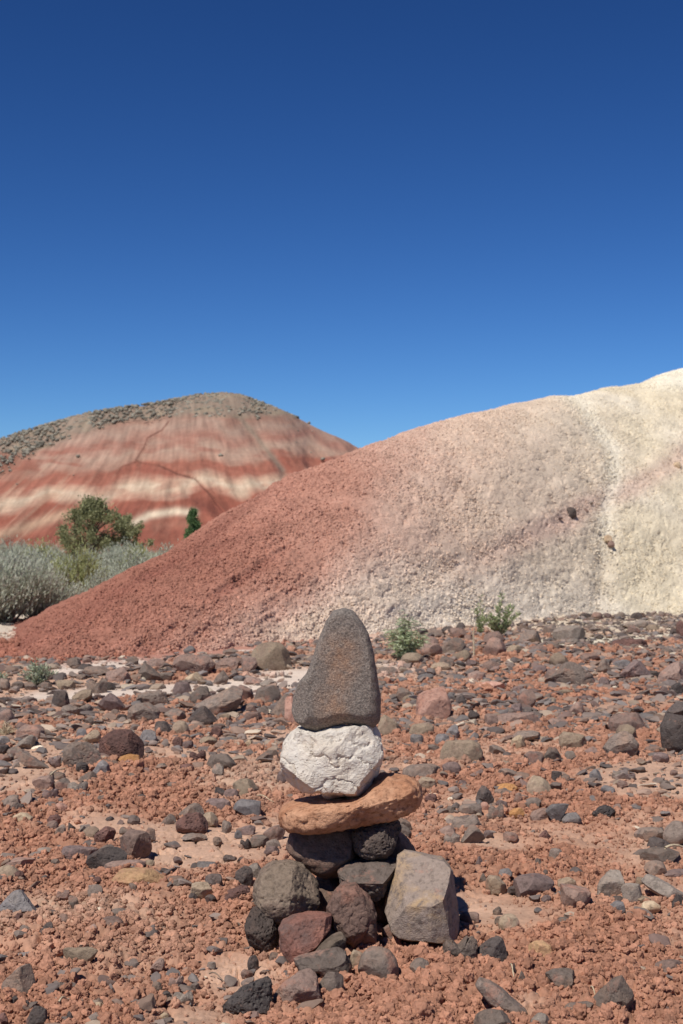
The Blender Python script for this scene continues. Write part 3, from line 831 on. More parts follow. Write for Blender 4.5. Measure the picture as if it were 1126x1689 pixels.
# x0 y0 x1 y1 colour shape [| label [| short name used in its neighbours' labels]]
CAT = """
108 1085 132 1102 gy r
134 1085 150 1094 br r
128 1095 153 1105 dg f
135 1099 185 1115 gy f
205 1083 227 1097 gy r
170 1101 215 1125 br f | broad low brown slab lying on the pale silt of the wash | broad brown slab on the wash
183 1113 197 1119 gy f
124 1112 141 1121 gy f
87 1122 122 1138 tn b | flat tan block standing in the pale dry wash | tan block in the wash
139 1118 175 1145 gy h
168 1125 190 1139 dg a
-6 1119 15 1140 gy r
17 1124 38 1136 gy r
38 1128 60 1138 gy f
60 1125 84 1136 gy r
82 1140 113 1167 dg a | dark crumbly block just below the pale wash at the left | dark block below the wash
114 1138 150 1160 tn W
158 1143 205 1175 pu w | glossy purple-grey wedge pointing right with a dark underside | purple-grey wedge
96 1160 150 1182 gy h
32 1148 50 1157 dg f
-6 1149 20 1157 dg f
17 1156 30 1166 gy a
27 1153 48 1165 gy f
-8 1170 22 1197 br r
139 1183 154 1197 gy a
24 1196 70 1220 br b | purple-brown block with a black cast shadow near the left edge | purple-brown block at the left
20 1213 56 1236 lg W
-8 1214 14 1232 bg r
-8 1229 14 1243 dg r
8 1232 38 1246 gy f
124 1203 142 1223 bg a
131 1204 164 1228 tn W | tan faceted block with a flat sunlit top beside the porous boulder | tan faceted block
159 1205 235 1256 rb l | dark red-brown porous boulder full of gas holes | red-brown porous boulder
228 1204 258 1228 bg f
179 1170 198 1182 gy a
190 1178 208 1186 dg f
301 1065 322 1079 bg r | rounded blue-grey cobble perched at the red hill's foot | blue-grey cobble at the hill's foot
289 1077 310 1088 sl f
238 1086 272 1104 br f
222 1094 266 1123 gy w
258 1109 285 1122 gy f
280 1080 354 1113 br s | long tilted brown slab with a broken dark front face | tilted slab with the dark front
300 1109 334 1128 cr W | small cream and orange stone half buried under the tilted slab
350 1106 377 1130 gy p | grey triangular stone standing below the tilted dark-fronted slab | grey triangular stone
340 1084 410 1107 br f | broad brown slab leaning against the pale rounded boulder
396 1085 424 1110 br a
410 1059 478 1108 tn r | largest pale rounded boulder, at the foot of the hill left of the cairn | pale rounded boulder
365 1070 395 1080 gy f
383 1114 405 1124 bg f
398 1117 432 1130 br f
427 1122 455 1133 lg f
418 1131 462 1162 gy l | rough grey-brown loaf-shaped stone between the slanted boulder and the cairn | rough loaf near the cairn
443 1146 486 1185 gy W
468 1148 492 1200 sl a | reddish upright stone peeping out behind the left edge of the cairn's top stone
283 1125 315 1150 pu r
305 1133 350 1167 gy W
316 1134 400 1181 gy W | biggest grey boulder on the flat, its smooth top slanting up to the right | slanted grey boulder
380 1130 417 1160 br a
220 1138 276 1166 gy f
205 1160 262 1193 gy f | long low grey slab lying half sunk left of the slanted boulder | half sunk grey slab
267 1170 305 1190 gy f
307 1165 360 1197 dg p | jagged near-black rock in front of the slanted grey boulder | jagged black rock
360 1177 380 1191 tn a
252 1190 282 1213 dg b
282 1189 311 1216 tn r | olive speckled knobbly cobble between two dark stones | olive speckled cobble
314 1194 330 1207 gy r
318 1208 336 1218 gy f
345 1199 367 1217 rb r | small round maroon cobble right of the olive speckled one | maroon cobble
283 1216 302 1232 rb a
300 1222 318 1236 pu a
325 1215 359 1231 tn f
360 1216 385 1225 bg f
403 1163 425 1178 br b
424 1164 443 1186 gy b
398 1175 432 1195 br b
388 1180 403 1190 pu f
686 1036 708 1048 dg r
706 1036 736 1052 gy w
728 1033 748 1045 dg r
751 1027 768 1040 dg r | round dark cobble topping the row at the cream slope's foot | round cobble topping the row
741 1036 770 1053 br b
697 1050 724 1066 br r
690 1060 730 1082 br r
725 1052 770 1078 gy W | grey-brown slab standing on edge right of the willowy green plant | slab standing on edge
746 1072 781 1093 tn r
765 1047 782 1060 br a
798 1042 836 1064 br l
797 1052 836 1084 br r | big brown faceted boulder right under the two-stemmed green plant | boulder under the green plant
835 1064 862 1078 tn f
660 1077 700 1098 tn r | smooth tan hump at the foot of the willowy green plant | tan hump by the plant
620 1100 657 1114 gy f
656 1098 672 1108 br a
710 1092 745 1106 tn f
690 1095 706 1106 gy f
725 1083 750 1100 gy a
767 1088 785 1099 pu f
795 1090 825 1107 br f
688 1111 715 1122 bg f
650 1117 672 1126 bg f
743 1113 769 1122 bg f
770 1107 802 1124 br f
788 1124 836 1140 sl f | flat two-tone stone, salmon pink at left and grey at right | two-tone flat stone
620 1123 640 1138 gy a
637 1136 653 1143 gy f
653 1135 684 1160 gy w
662 1146 690 1161 tn W
687 1135 746 1190 sl b | large salmon pink block with little holes right of the cairn | salmon pink block
736 1142 756 1158 bg a
750 1145 771 1165 dg p
781 1156 799 1168 gy r
772 1171 792 1187 dg a
800 1178 822 1200 br b
820 1175 902 1199 br l | long brown log-shaped slab on the red clods right of the salmon block | log-shaped slab
845 1132 867 1147 pu r
826 1140 855 1156 br f
913 1032 970 1058 lg l | rounded white-grey stone with a salmon end on the pale wash | white-grey stone on the pale wash
897 1030 922 1048 gy a
856 1039 895 1062 gy f
855 1029 876 1040 gy p
935 1053 958 1063 lg f
902 1061 925 1074 gy r
870 1064 905 1078 br f
950 1062 965 1069 gy r
978 1060 997 1068 gy f
1010 1053 1073 1070 rb f | long low dark red slab lying at the edge of the cream silt | low dark red slab
1035 1062 1058 1070 gy f
1017 1009 1032 1020 lg a
957 1011 975 1021 dg f
976 1010 996 1022 br a
996 1011 1010 1020 pu a
1028 1022 1072 1037 lg h
1035 1031 1058 1046 br a
1066 1030 1090 1042 tn a
995 1037 1013 1048 dg a
1104 1035 1120 1051 dg a
1116 1024 1134 1052 rb r
1106 1048 1130 1057 pu f
1040 1010 1062 1022 dg f
907 1077 940 1103 tn r | tan rounded block peeping over the left shoulder of the great triangular rock
942 1069 963 1079 dg f
957 1078 992 1092 br f
984 1087 1012 1111 gy p
902 1092 992 1133 gy p | great low triangular rock, orange at left and grey at right | great triangular rock
900 1104 925 1128 br r
988 1117 1008 1133 pu a
878 1097 903 1112 pu r
860 1091 878 1101 lg r
1011 1088 1047 1102 bg f
1025 1090 1080 1122 pu W | purple slab streaked with white, right of the great triangular rock | white-streaked purple slab
1067 1106 1090 1120 dg a
1085 1092 1140 1128 br W | big brown rock rising to the right edge above the porous one | brown rock at the right edge
1105 1126 1136 1150 po r
1088 1132 1106 1146 pu a
1090 1069 1113 1081 gy f
1095 1086 1120 1094 bg f
855 1140 885 1173 br s | curved brown chunk arching over the log-shaped slab | curved brown chunk
843 1160 862 1181 pu s
897 1144 912 1154 gy r
921 1137 947 1146 tn f
940 1158 965 1182 br r
952 1147 985 1155 pu f
1046 1147 1060 1155 pu f
904 1185 940 1201 br a
1005 1176 1073 1211 br l | long rounded brown loaf-shaped boulder behind the pyramid rock | loaf boulder
1098 1157 1140 1190 dg W
1092 1180 1145 1248 dg b | big blackish block cut by the right edge of the picture | blackish block at the right edge
1015 1195 1052 1225 tn a
997 1208 1057 1250 gy p | pyramid-shaped rock, grey on top and pinkish below | pyramid rock
1065 1230 1095 1242 br f
1078 1241 1106 1259 pu r
22 1238 78 1269 gy d | long grey slab sloping down to the right with a dark end | sloping grey slab
-8 1245 16 1257 br f
77 1246 99 1265 pu h
97 1224 165 1268 gy f | broad purple-grey slab tucked under the red-brown porous boulder | broad slab by the porous boulder
123 1258 145 1275 po r
149 1255 180 1279 bg p | sharp-topped blue-grey stone left of the ochre cobble | sharp blue-grey stone
192 1243 231 1263 oc l | bright ochre yellow cobble in front of the porous boulder | ochre cobble
177 1254 193 1262 gy f
50 1280 88 1303 br f
83 1284 115 1303 gy W
109 1288 143 1309 lg h
125 1273 158 1293 gy W
77 1273 107 1287 gy f
65 1300 95 1318 pu h
-6 1312 31 1335 gy W | grey flake leaning up to the right at the left edge | leaning flake
5 1322 38 1341 gy f
15 1340 52 1359 cr f
83 1325 110 1342 sl f
158 1311 181 1323 gy f
75 1344 99 1360 rb l
74 1354 95 1371 br r
87 1362 108 1383 gy W
111 1357 124 1373 dg a
56 1354 70 1364 pu a
123 1363 141 1377 lg W
131 1364 162 1385 tn f
153 1365 189 1392 rb W | small rusty-topped stone with a dark right side | rusty-topped stone
58 1398 86 1407 lg f
95 1397 155 1421 pu b | flat-topped purple-grey slab, leftmost of the cluster | flat-topped slab
153 1394 187 1412 gy W
142 1400 208 1438 dg W | long dark rough stone in the middle of the cluster | long dark stone of the cluster
192 1371 247 1421 br a | big pitted tan-brown boulder topping the cluster at left | pitted tan-brown boulder
168 1419 238 1443 br l | smooth brown loaf lying in front of the cluster | smooth brown loaf
237 1419 254 1432 tn b
180 1432 272 1462 yt f | low orange-tan mound of hardened earth in front of the smooth loaf | orange-tan mound
172 1347 188 1356 dg f
209 1345 230 1361 dg r
195 1362 218 1376 gy h
210 1275 223 1286 gy a
222 1310 240 1322 dg f
5 1414 54 1429 br f
311 1237 339 1258 rb h | dark knobbly stone shaped like a tooth left of the flake-marked block
339 1244 388 1271 gy l | grey-brown block with a pale flake leaning on it | block with the pale flake
349 1260 369 1281 lg a
294 1260 320 1277 rb r | dark red oval pebble alone on pale clay | dark oval pebble
401 1220 417 1233 cr W
398 1236 417 1246 lg W
420 1237 460 1257 gy W
382 1285 425 1316 tn r | smooth warm grey stone half buried in red clods | smooth half-buried stone
353 1299 371 1318 dg a
367 1302 393 1321 pu r
337 1318 380 1342 pu l
383 1319 430 1348 bg r | smooth slate-blue rounded stone left of the cairn's slab | slate-blue rounded stone
292 1326 335 1351 gy W
330 1340 358 1364 tn r
288 1342 342 1377 rb l | grey-topped stone with its front caked in red clay | clay-caked stone
297 1375 340 1388 gy f
350 1381 366 1394 gy f
365 1354 382 1375 gy s
386 1370 399 1386 bg r
395 1362 421 1379 pu a
411 1378 444 1398 gy l
395 1384 412 1400 dg h
437 1385 463 1403 gy a
432 1395 460 1412 pu f
238 1367 256 1392 gy a
265 1343 290 1361 gy W
320 1281 340 1292 gy a
273 1290 294 1299 gy f
272 1252 292 1261 gy f
257 1259 273 1269 lg f
223 1313 245 1324 gy f
432 1361 470 1388 br f
456 1272 472 1291 pu r
620 1180 665 1216 tn w | olive-brown slab with a dark broken end beside the cairn | olive-brown slab
664 1195 678 1208 gy r
675 1193 718 1217 tn l | tan block with a dark right face below the salmon block | tan block below the salmon one
676 1212 699 1232 bg s
697 1228 727 1243 gy f
703 1213 716 1223 gy a
733 1196 758 1216 bg W
716 1211 743 1230 bg f
730 1218 757 1230 gy f
727 1221 798 1262 tn l | big rough rounded tan boulder right of the cairn | rough tan boulder
664 1260 729 1288 gy l | smooth grey loaf-shaped stone above the right end of the cairn's slab | smooth grey loaf
729 1257 761 1278 pu l
690 1282 720 1301 tn a
700 1309 722 1325 rb r
755 1287 771 1298 pu r
785 1298 816 1328 dg w | dark speckled wedge standing among small cobbles | dark speckled wedge
783 1319 797 1331 bg r
793 1323 806 1338 sl r | small brick-red cobble touching the dark speckled wedge
805 1325 832 1351 gy h
756 1326 795 1346 gy l
736 1330 752 1344 gy a
745 1344 795 1369 gy h | grey hump-backed stone behind the triangular one | hump-backed stone
758 1362 802 1394 gy p | smooth grey triangular stone right of a small knobbly one | smooth triangular stone
717 1362 753 1383 br W
731 1375 759 1397 gy h
816 1292 856 1308 oc f | flat ochre yellow flake right of the dark speckled wedge | ochre flake
824 1303 850 1317 gy f
847 1308 862 1326 br a
818 1320 838 1333 pu a
822 1268 858 1285 gy a
806 1229 838 1245 gy w
840 1333 866 1349 oc l
847 1324 867 1334 oc f
798 1370 814 1383 pu a
652 1350 680 1370 gy f
650 1360 680 1386 gy a
831 1372 856 1389 br r
843 1205 893 1223 gy f
843 1213 868 1236 cr f
923 1208 970 1238 tn a | tan-grey angular rock left of the pyramid rock | tan-grey angular rock
960 1232 988 1247 br W
865 1240 900 1262 br f
897 1232 931 1258 gy p
932 1239 952 1256 lg b
910 1272 928 1291 dg b
922 1277 942 1291 gy f
973 1269 994 1288 bg a
1010 1273 1030 1285 lg f
1032 1277 1050 1287 pu b
870 1281 911 1316 tn r | mottled tan and grey rounded rock above the cream chip | mottled rounded rock
992 1296 1016 1313 bg r
1018 1288 1036 1301 br b
1089 1287 1107 1296 gy f
1106 1270 1119 1280 br a
861 1316 895 1338 gy l
882 1324 910 1337 cr f | flat cream chip wedged behind the blue-grey triangular slab
901 1327 939 1358 bg v | blue-grey triangular slab pointing down | blue-grey triangular slab
875 1334 909 1354 br W
927 1341 961 1359 bg l
979 1328 1018 1354 po r | round dark stone riddled with holes, alone on cracked clay | round stone riddled with holes
1012 1326 1027 1339 br r
1040 1326 1057 1337 br f
885 1370 910 1389 rb W
1049 1365 1095 1388 gy l | smooth grey loaf above the long grey boulder at the right | smooth loaf at the right
1070 1381 1112 1402 dg w
1097 1355 1140 1396 gy r | big rounded blue-grey boulder cut by the right edge | rounded boulder at the right edge
974 1193 992 1204 gy r
-10 1427 32 1453 tn r | low tan-grey rounded stone cut by the left edge | tan-grey stone at the left edge
22 1437 39 1454 rb a
81 1417 98 1430 gy a
87 1427 103 1439 bg a
110 1440 122 1450 dg a
147 1433 164 1444 br r
142 1444 157 1457 pu l
151 1446 167 1461 rb r
139 1460 169 1485 gy l | dark grey block in front of the cluster, alone on red clay | dark grey block
111 1479 129 1498 gy a
-12 1470 60 1509 bg p | dark blue-grey ridge-backed rock with its front caked in red clay | ridge-backed rock
90 1469 113 1485 br h
77 1502 93 1518 dg a
93 1508 115 1523 br r
22 1506 38 1519 rb a
30 1528 49 1550 gy a
58 1523 87 1552 dg W
175 1498 210 1514 gy f
162 1512 202 1537 br r | smooth brown oval lying in front of a thin grey stone | smooth brown oval
137 1526 160 1547 br W
162 1484 173 1493 bg a
210 1457 226 1471 gy a
101 1564 160 1599 tn v | olive-tan stone tapering to a point below | olive-tan pointed stone
135 1557 155 1572 br h
85 1580 104 1593 dg h
70 1590 83 1607 gy p
-14 1596 55 1648 gy W | large flat grey slab at the left edge near the bottom | large grey slab at lower left
56 1621 76 1637 dg p
86 1621 107 1639 gy r
71 1635 84 1646 br r
17 1643 29 1655 dg r
32 1652 53 1674 dg a
40 1660 76 1696 dg W | dark rounded stone at the bottom edge near the left corner | dark stone at the bottom edge
-8 1672 12 1692 rb a
147 1653 170 1667 cr f
109 1670 121 1690 dg a
123 1664 141 1679 gy r
140 1672 174 1698 gy r
221 1653 243 1672 lg b
284 1413 299 1424 pu r
260 1432 278 1444 dg a
272 1439 291 1448 dg f
277 1451 298 1465 gy a
321 1422 358 1436 bg s
336 1441 366 1462 dg l | dark rounded stone touching the pale faceted block | dark rounded companion
312 1456 349 1481 tn b | pale olive faceted block left of the cairn | pale faceted block
310 1474 325 1485 dg r
337 1476 356 1492 dg r
386 1430 416 1469 dg a | dark folded upright rock left of the cairn's olive boulder | dark folded rock
405 1425 437 1459 lg b
357 1463 413 1491 rb W | dark thin flake with clay on its face lying left of the cairn | dark flake left of the cairn
378 1522 397 1531 gy l
360 1529 378 1539 bg h
367 1410 390 1421 dg a
390 1414 405 1423 dg f
245 1582 271 1605 br W
249 1620 266 1636 gy a
266 1635 281 1647 dg a
276 1611 302 1630 br h
281 1637 318 1660 lg h | ribbed pale grey stone in ridges near the bottom | ribbed stone
314 1622 328 1633 gy b
407 1577 426 1603 dg r | small round dark cobble standing clear left of the cairn's base | round dark cobble
443 1571 460 1587 gy r
396 1600 416 1614 br f
340 1587 356 1600 lg f
365 1617 451 1676 po W | large pitted near-black rock in front of the cairn | large pitted black rock
447 1603 530 1665 br W | long brownish stone lying in front of the cairn, rising to the right | long brownish stone
526 1604 566 1650 gy b | squarish dark grey stone between the long brownish and the round one | squarish grey stone
590 1565 659 1623 gy r | smooth round grey stone resting in front of the cairn's base | smooth round stone in front
577 1568 602 1600 tn b
263 1671 278 1684 cr r
783 1413 800 1431 pu p
802 1444 837 1473 tn a | olive-brown cracked round stone behind the purple-brown block | olive-brown cracked stone
822 1433 846 1450 bg l
850 1443 918 1480 pu l | large purple-brown block lying flat right of the cairn | purple-brown block at the right
875 1444 896 1456 gy r
837 1462 860 1475 dg b
893 1477 911 1488 pu f
906 1400 928 1420 gy l
882 1416 894 1427 gy a
901 1424 915 1433 gy f
895 1435 904 1445 dg b
758 1505 791 1524 br l | brown oval lying in the gap beside the cairn's great right block | brown oval beside the cairn
813 1496 828 1511 gy r
816 1512 833 1527 gy r
823 1509 858 1538 tn r | smooth olive cobble right of the brown oval | smooth olive cobble
881 1497 897 1508 bg r
917 1513 939 1522 gy f
790 1441 804 1456 gy p
940 1431 963 1448 dg b
920 1447 952 1469 tn a
928 1461 977 1505 br b | rusty brown block with a sharp shadowed right side | rusty brown block
987 1438 1032 1482 lg s | pale grey flat-faced slab shaped like a diamond | diamond slab
996 1470 1008 1488 gy b
1008 1478 1033 1490 dg f
1026 1459 1062 1491 lg l
1005 1487 1034 1507 bg r | glossy dark blue-grey pebble under the diamond slab | glossy dark pebble
1048 1477 1076 1491 tn f
1057 1487 1092 1505 cr l | small cream-coloured oval stone right of the glossy pebble | cream oval
1029 1500 1071 1528 gy h
1059 1398 1125 1425 gy l | long smooth grey boulder like a loaf near the right edge | long grey boulder
1065 1420 1104 1445 gy r
1092 1434 1140 1448 pu W
1062 1444 1145 1486 lg d | biggest pale slab at the right edge, sloping down right | sloping slab at the right edge
1108 1476 1134 1497 dg p
1049 1447 1062 1463 tn a
1115 1529 1132 1538 gy f
976 1486 989 1497 gy a
731 1546 790 1590 gy h | knobbly grey rock half buried below the cairn's great right block | knobbly grey rock
782 1548 838 1588 dg W
676 1583 710 1613 gy a | grey faceted cobble on red clods below the cairn | grey faceted cobble
786 1616 872 1674 gy d | long smooth grey stone slanting down to the right | long slanting stone
783 1667 848 1705 gy r | grey stone cut by the bottom edge under the slanting one | grey stone at the bottom edge
775 1533 789 1541 bg f
855 1603 867 1618 gy p
845 1590 851 1606 dg p
848 1533 867 1544 gy f
873 1553 915 1582 yt f | soft yellow-tan patch of stone level with the clods | yellow-tan patch
903 1602 955 1634 gy f | flat grey stone half covered by red clay | clay-covered flat stone
978 1613 1050 1673 gy W | big smooth grey boulder with rust stains at lower right | big rust-stained boulder
934 1654 983 1676 gy l | small grey loaf lying against the rust-stained boulder
1083 1585 1134 1611 br b | brown slab at the right edge casting a dark shadow | brown slab at the right edge
1016 1588 1032 1599 pu f
876 1672 908 1700 lg r
630 1525 662 1554 br b
"""
def stone_from(px0, py0, px1, py1, shape, seed, i):
    cx = (px0 + px1) / 2; w = px1 - px0; h = py1 - py0
    x, y, z = at_ground(cx, py1 - 0.04 * h)
    s = F / y
    W = w / s; phi = math.atan2(H, y)
    R = random.Random(seed)
    kd = {'f': .75, 'l': .6, 'r': .85, 'd': .55, 'v': .45, 'p': .6}.get(shape, .7)
    D = W * kd
    Hh = (h / s - 0.55 * D * math.sin(phi)) / math.cos(phi)
    if Hh < 0.22 * W:
        Hh = max(0.22 * W, h / s * 0.6); D = min(D, (h / s - Hh * math.cos(phi)) / (0.55 * math.sin(phi)) if h / s > Hh * math.cos(phi) else D * .5)
        D = max(D, 0.35 * W)
    sink = 0.22 * Hh
    return x, y + D * 0.42, W, D, Hh + sink, sink, z, w
def build_stones():
    rows = []
    for ln in CAT.strip().splitlines():
        parts = [p.strip() for p in ln.split('|')]
        f = parts[0].split()
        rows.append(dict(b=[float(k) for k in f[:4]], c=f[4], s=f[5], label=parts[1] if len(parts) > 1 else None, short=parts[2] if len(parts) > 2 else None))
    marks = [(r['short'], (r['b'][0] + r['b'][2]) / 2, (r['b'][1] + r['b'][3]) / 2) for r in rows if r['short']]
    marks += [('cairn', 560, 1400), ('cairn', 590, 1530)]
    todo = {}
    for r in rows:
        if r['label']: continue
        cx = (r['b'][0] + r['b'][2]) / 2; cy = (r['b'][1] + r['b'][3]) / 2; w = r['b'][2] - r['b'][0]
        size = 'tiny' if w < 14 else 'small' if w < 24 else 'fist-sized' if w < 34 else 'larger'
        best = min(marks, key=lambda m: math.hypot(m[1] - cx, (m[2] - cy) * 1.6))
        dx, dy = cx - best[1], (cy - best[2]) * 1.6
        rel = ('left of' if dx < 0 else 'right of') if abs(dx) > abs(dy) else ('in front of' if dy > 0 else 'behind')
        key = (f"{size} {CW[r['c']]} {SW[r['s']]} stone", rel, best[0])
        todo.setdefault(key, []).append((math.hypot(dx, dy), r))
    for (a, rel, m), L in todo.items():
        L.sort(key=lambda t: t[0])
        for i, (_, r) in enumerate(L):
            pre = '' if i == 0 and len(L) == 1 else ['nearest ', 'second ', 'third ', 'fourth '][min(i, 3)]
            r['label'] = f"{a}, {pre}{rel} the {m}"
    order = sorted(rows, key=lambda r: -(1000 * bool(r['short']) + (r['b'][2] - r['b'][0]) * 1.0 + (r['b'][3] - r['b'][1])))
    small = {id(r) for r in order[268:]}
    SV, SF, SI, off = [], [], [], 0
    keys = list(SM)
    for i, r in enumerate(rows):
        x, y, W, D, Ht, sink, gz, wpx = stone_from(*r['b'], r['s'], 1000 + i, i)
        res = 4 if wpx > 50 else 3
        cuts = {'r': 9, 'l': 8, 'h': 5, 'f': 9, 'd': 6}.get(r['s'], 12)
        rough = {'r': .5, 'l': .5, 'h': 1.0, 'f': .8, 'd': .5}.get(r['s'], .6)
        box = {'r': 2.1, 'l': 2.5, 'f': 2.6, 'b': 3.4, 's': 3.2}.get(r['s'], 2.6)
        if r['c'] in ('rb', 'po'): rough *= 1.5
        me = stone_mesh('stone', 1000 + i, res, OUT[r['s']], W, D, Ht, cuts=cuts, rough=rough, box=box,
                        pits=.9 if r['c'] in ('rb', 'po') else 0, crag=.5 if r['s'] in 'habsfWwp' else 0.1, sharp=24,
                        soft={'r': 6, 'l': 4, 'd': 4}.get(r['s'], 1), cutd=(.62, .88) if r['s'] not in 'rl' else (.68, .90))
        if id(r) in small:
            v = np.empty(len(me.vertices) * 3, np.float32); me.vertices.foreach_get('co', v)
            v = v.reshape(-1, 3) + np.array((x, y, gz - sink), np.float32)
            SV.append(v); SF.append(ICO[res][1] + off); SI.append(np.full(len(ICO[res][1]), keys.index(r['c']))); off += len(v)
            bpy.data.meshes.remove(me)
            continue
        me.materials.append(SM[r['c']])
        o = link(bpy.data.objects.new('stone', me))
        o.location = (x, y, gz - sink)
        rr = random.Random(i)
        o.rotation_euler = (0, 0, math.radians(rr.uniform(-14, 14)))
        tag(o, r['label'], 'stone', 'loose stones lying on the red clay flat')
    me = mesh_np('small_stones', np.concatenate(SV), np.concatenate(SF))
    for k in keys: me.materials.append(SM[k])
    me.polygons.foreach_set('material_index', np.concatenate(SI).astype(np.int32))
    me.set_sharp_from_angle(angle=math.radians(24))
    o = link(bpy.data.objects.new('small_stones', me))
    tag(o, 'small grey and brown stones lying loose among the larger ones on the flat', 'small stones', kind='stuff')
build_stones()

# ------------------------------------------------------------------ the cairn
def px_outline(pts):
    """picture outline (y down) to a shape outline (z up)"""
    return [(x, -y) for x, y in pts]
def cairn_stone(name, pts, depth_y, D, mat, label, seed, res=5, **k):
    """outline in picture pixels, front-centre distance depth_y; the stone gets its true width, height and thickness"""
    P = np.array(pts, float); lo = P.min(0); hi = P.max(0)
    c = (lo + hi) / 2
    s = F / depth_y
    W = (hi[0] - lo[0]) / s; Hh = (hi[1] - lo[1]) / s
    phi = math.atan2(c[1] - 900, F)
    Hh2 = Hh / math.cos(phi)
    d = ray(c[0], c[1]); t = depth_y / d[1]
    x, z = d[0] * t, H + d[2] * t
    me = stone_mesh(name, seed, res, px_outline(pts), W, D, Hh2, **k)
    me.materials.append(mat)
    o = link(bpy.data.objects.new(name, me))
    o.location = (x, depth_y, z - Hh2 / 2)
    tag(o, label, 'stone', 'stones stacked in the cairn')
    return o
def cm(name, c, c2, **k): return stone_mat(name, lin(c), lin(c2), **k)

def top_stone_mat():
    m, nt, b = mat_new('sandy_basalt', .9, .2)
    v = coords(nt, 'Object')
    n2 = noise_n(nt, v, 210, 5, 0.75); n1 = noise_n(nt, v, 9, 4, .6)
    col = mix(nt, ramp(nt, n2, .35, .62), tuple(lin((98, 91, 85))), tuple(lin((166, 153, 142))))
    # rusty bloom on the middle of the face
    sp = nt.nodes.new('ShaderNodeVectorMath'); sp.operation = 'DISTANCE'
    mp = nt.nodes.new('ShaderNodeMapping'); mp.inputs['Scale'].default_value = (1.35, 0.2, 1.0)
    nt.links.new(v, mp.inputs[0]); nt.links.new(mp.outputs[0], sp.inputs[0]); sp.inputs[1].default_value = (.012, 0, .175)
    sp2 = nt.nodes.new('ShaderNodeVectorMath'); sp2.operation = 'DISTANCE'
    nt.links.new(mp.outputs[0], sp2.inputs[0]); sp2.inputs[1].default_value = (-.01, 0, .075)
    f = math_n(nt, 'ADD', ramp(nt, sp.outputs['Value'], .02, .085, 1, 0), ramp(nt, sp2.outputs['Value'], .01, .075, 1, 0))
    f = math_n(nt, 'MULTIPLY', f, ramp(nt, noise_n(nt, v, 26, 5, .7), .35, .68, 0.1, 1.0))
    col = mix(nt, math_n(nt, 'MULTIPLY', f, .95), col, mix(nt, ramp(nt, n2, .4, .6), tuple(lin((160, 122, 96))), tuple(lin((198, 158, 128)))))
    nt.links.new(col, b.inputs['Base Color'])
    h = math_n(nt, 'ADD', n2, math_n(nt, 'MULTIPLY', noise_n(nt, v, 480, 3, .7), .7))
    h = math_n(nt, 'ADD', h, math_n(nt, 'MULTIPLY', noise_n(nt, v, 70, 4, .7), 1.6))
    bump(nt, b, h, 1.0, .006)
    return m
def white_mat():
    m, nt, b = mat_new('chalky_tuff', .95, .15)
    v = coords(nt, 'Object')
    n1 = noise_n(nt, v, 14, 6, .65, .5); n2 = noise_n(nt, v, 60, 6, .7)
    col = mix(nt, ramp(nt, n1, .40, .62), tuple(lin((214, 205, 192))), tuple(lin((204, 192, 176))))
    col = mix(nt, ramp(nt, n2, .30, .44, .6, 0), col, tuple(lin((206, 186, 166))))
    gr = nt.nodes.new('ShaderNodeSeparateXYZ'); nt.links.new(v, gr.inputs[0])
    low = ramp(nt, gr.outputs['Z'], .0, .035, 1, 0)
    col = mix(nt, math_n(nt, 'MULTIPLY', low, ramp(nt, n1, .42, .56)), col, tuple(lin((176, 122, 96))))
    vo = nt.nodes.new('ShaderNodeTexVoronoi'); vo.inputs['Scale'].default_value = 85; nt.links.new(v, vo.inputs['Vector'])
    pit = ramp(nt, vo.outputs['Distance'], .08, .17, 1, 0)
    pit = math_n(nt, 'MULTIPLY', pit, ramp(nt, gr.outputs['X'], -.01, -.06))
    col = mix(nt, math_n(nt, 'MULTIPLY', pit, .6), col, tuple(lin((150, 128, 108))))
    nt.links.new(col, b.inputs['Base Color'])
    h = math_n(nt, 'ADD', n2, math_n(nt, 'MULTIPLY', pit, -1.2))
    h = math_n(nt, 'ADD', h, math_n(nt, 'MULTIPLY', noise_n(nt, v, 22, 6, .75, .8), 3.0))
    bump(nt, b, h, .8, .006)
    return m
M_top = top_stone_mat(); M_white = white_mat()
M_slab = stone_mat('orange_sandstone', lin((166, 118, 88)), lin((184, 140, 110)), dust=.1, pit=.2, speck=0, bd=.004, patch=.8)
M_olive = stone_mat('olive_basalt', lin((122, 106, 91)), lin((122, 103, 90)), dust=.12, pit=.35, bd=.004, speck=0)
M_block = stone_mat('grey_rhyolite', lin((150, 133, 121)), lin((172, 144, 112)), dust=.26, bd=.005, patch=.45)
M_blk = stone_mat('black_vesicular', lin((92, 80, 73)), lin((108, 90, 80)), dust=.14, pit=.9, bd=.006)
M_flat = stone_mat('dark_grey_with_pink', lin((108, 95, 86)), lin((172, 132, 114)), dust=.3, pit=.2, patch=.2)
M_ctr = stone_mat('brown_pinkish', lin((130, 104, 92)), lin((168, 124, 106)), dust=.45, pit=.2, patch=.4)
M_rust = stone_mat('rusty_red', lin((150, 104, 90)), lin((118, 94, 86)), dust=.4, pit=.4, patch=.6)
M_dark = stone_mat('warm_grey_brown', lin((112, 92, 80)), lin((120, 92, 78)), dust=.3, pit=.2)  # plain warm grey-brown stone colour, shared by several cairn stones
Y0 = 3.42
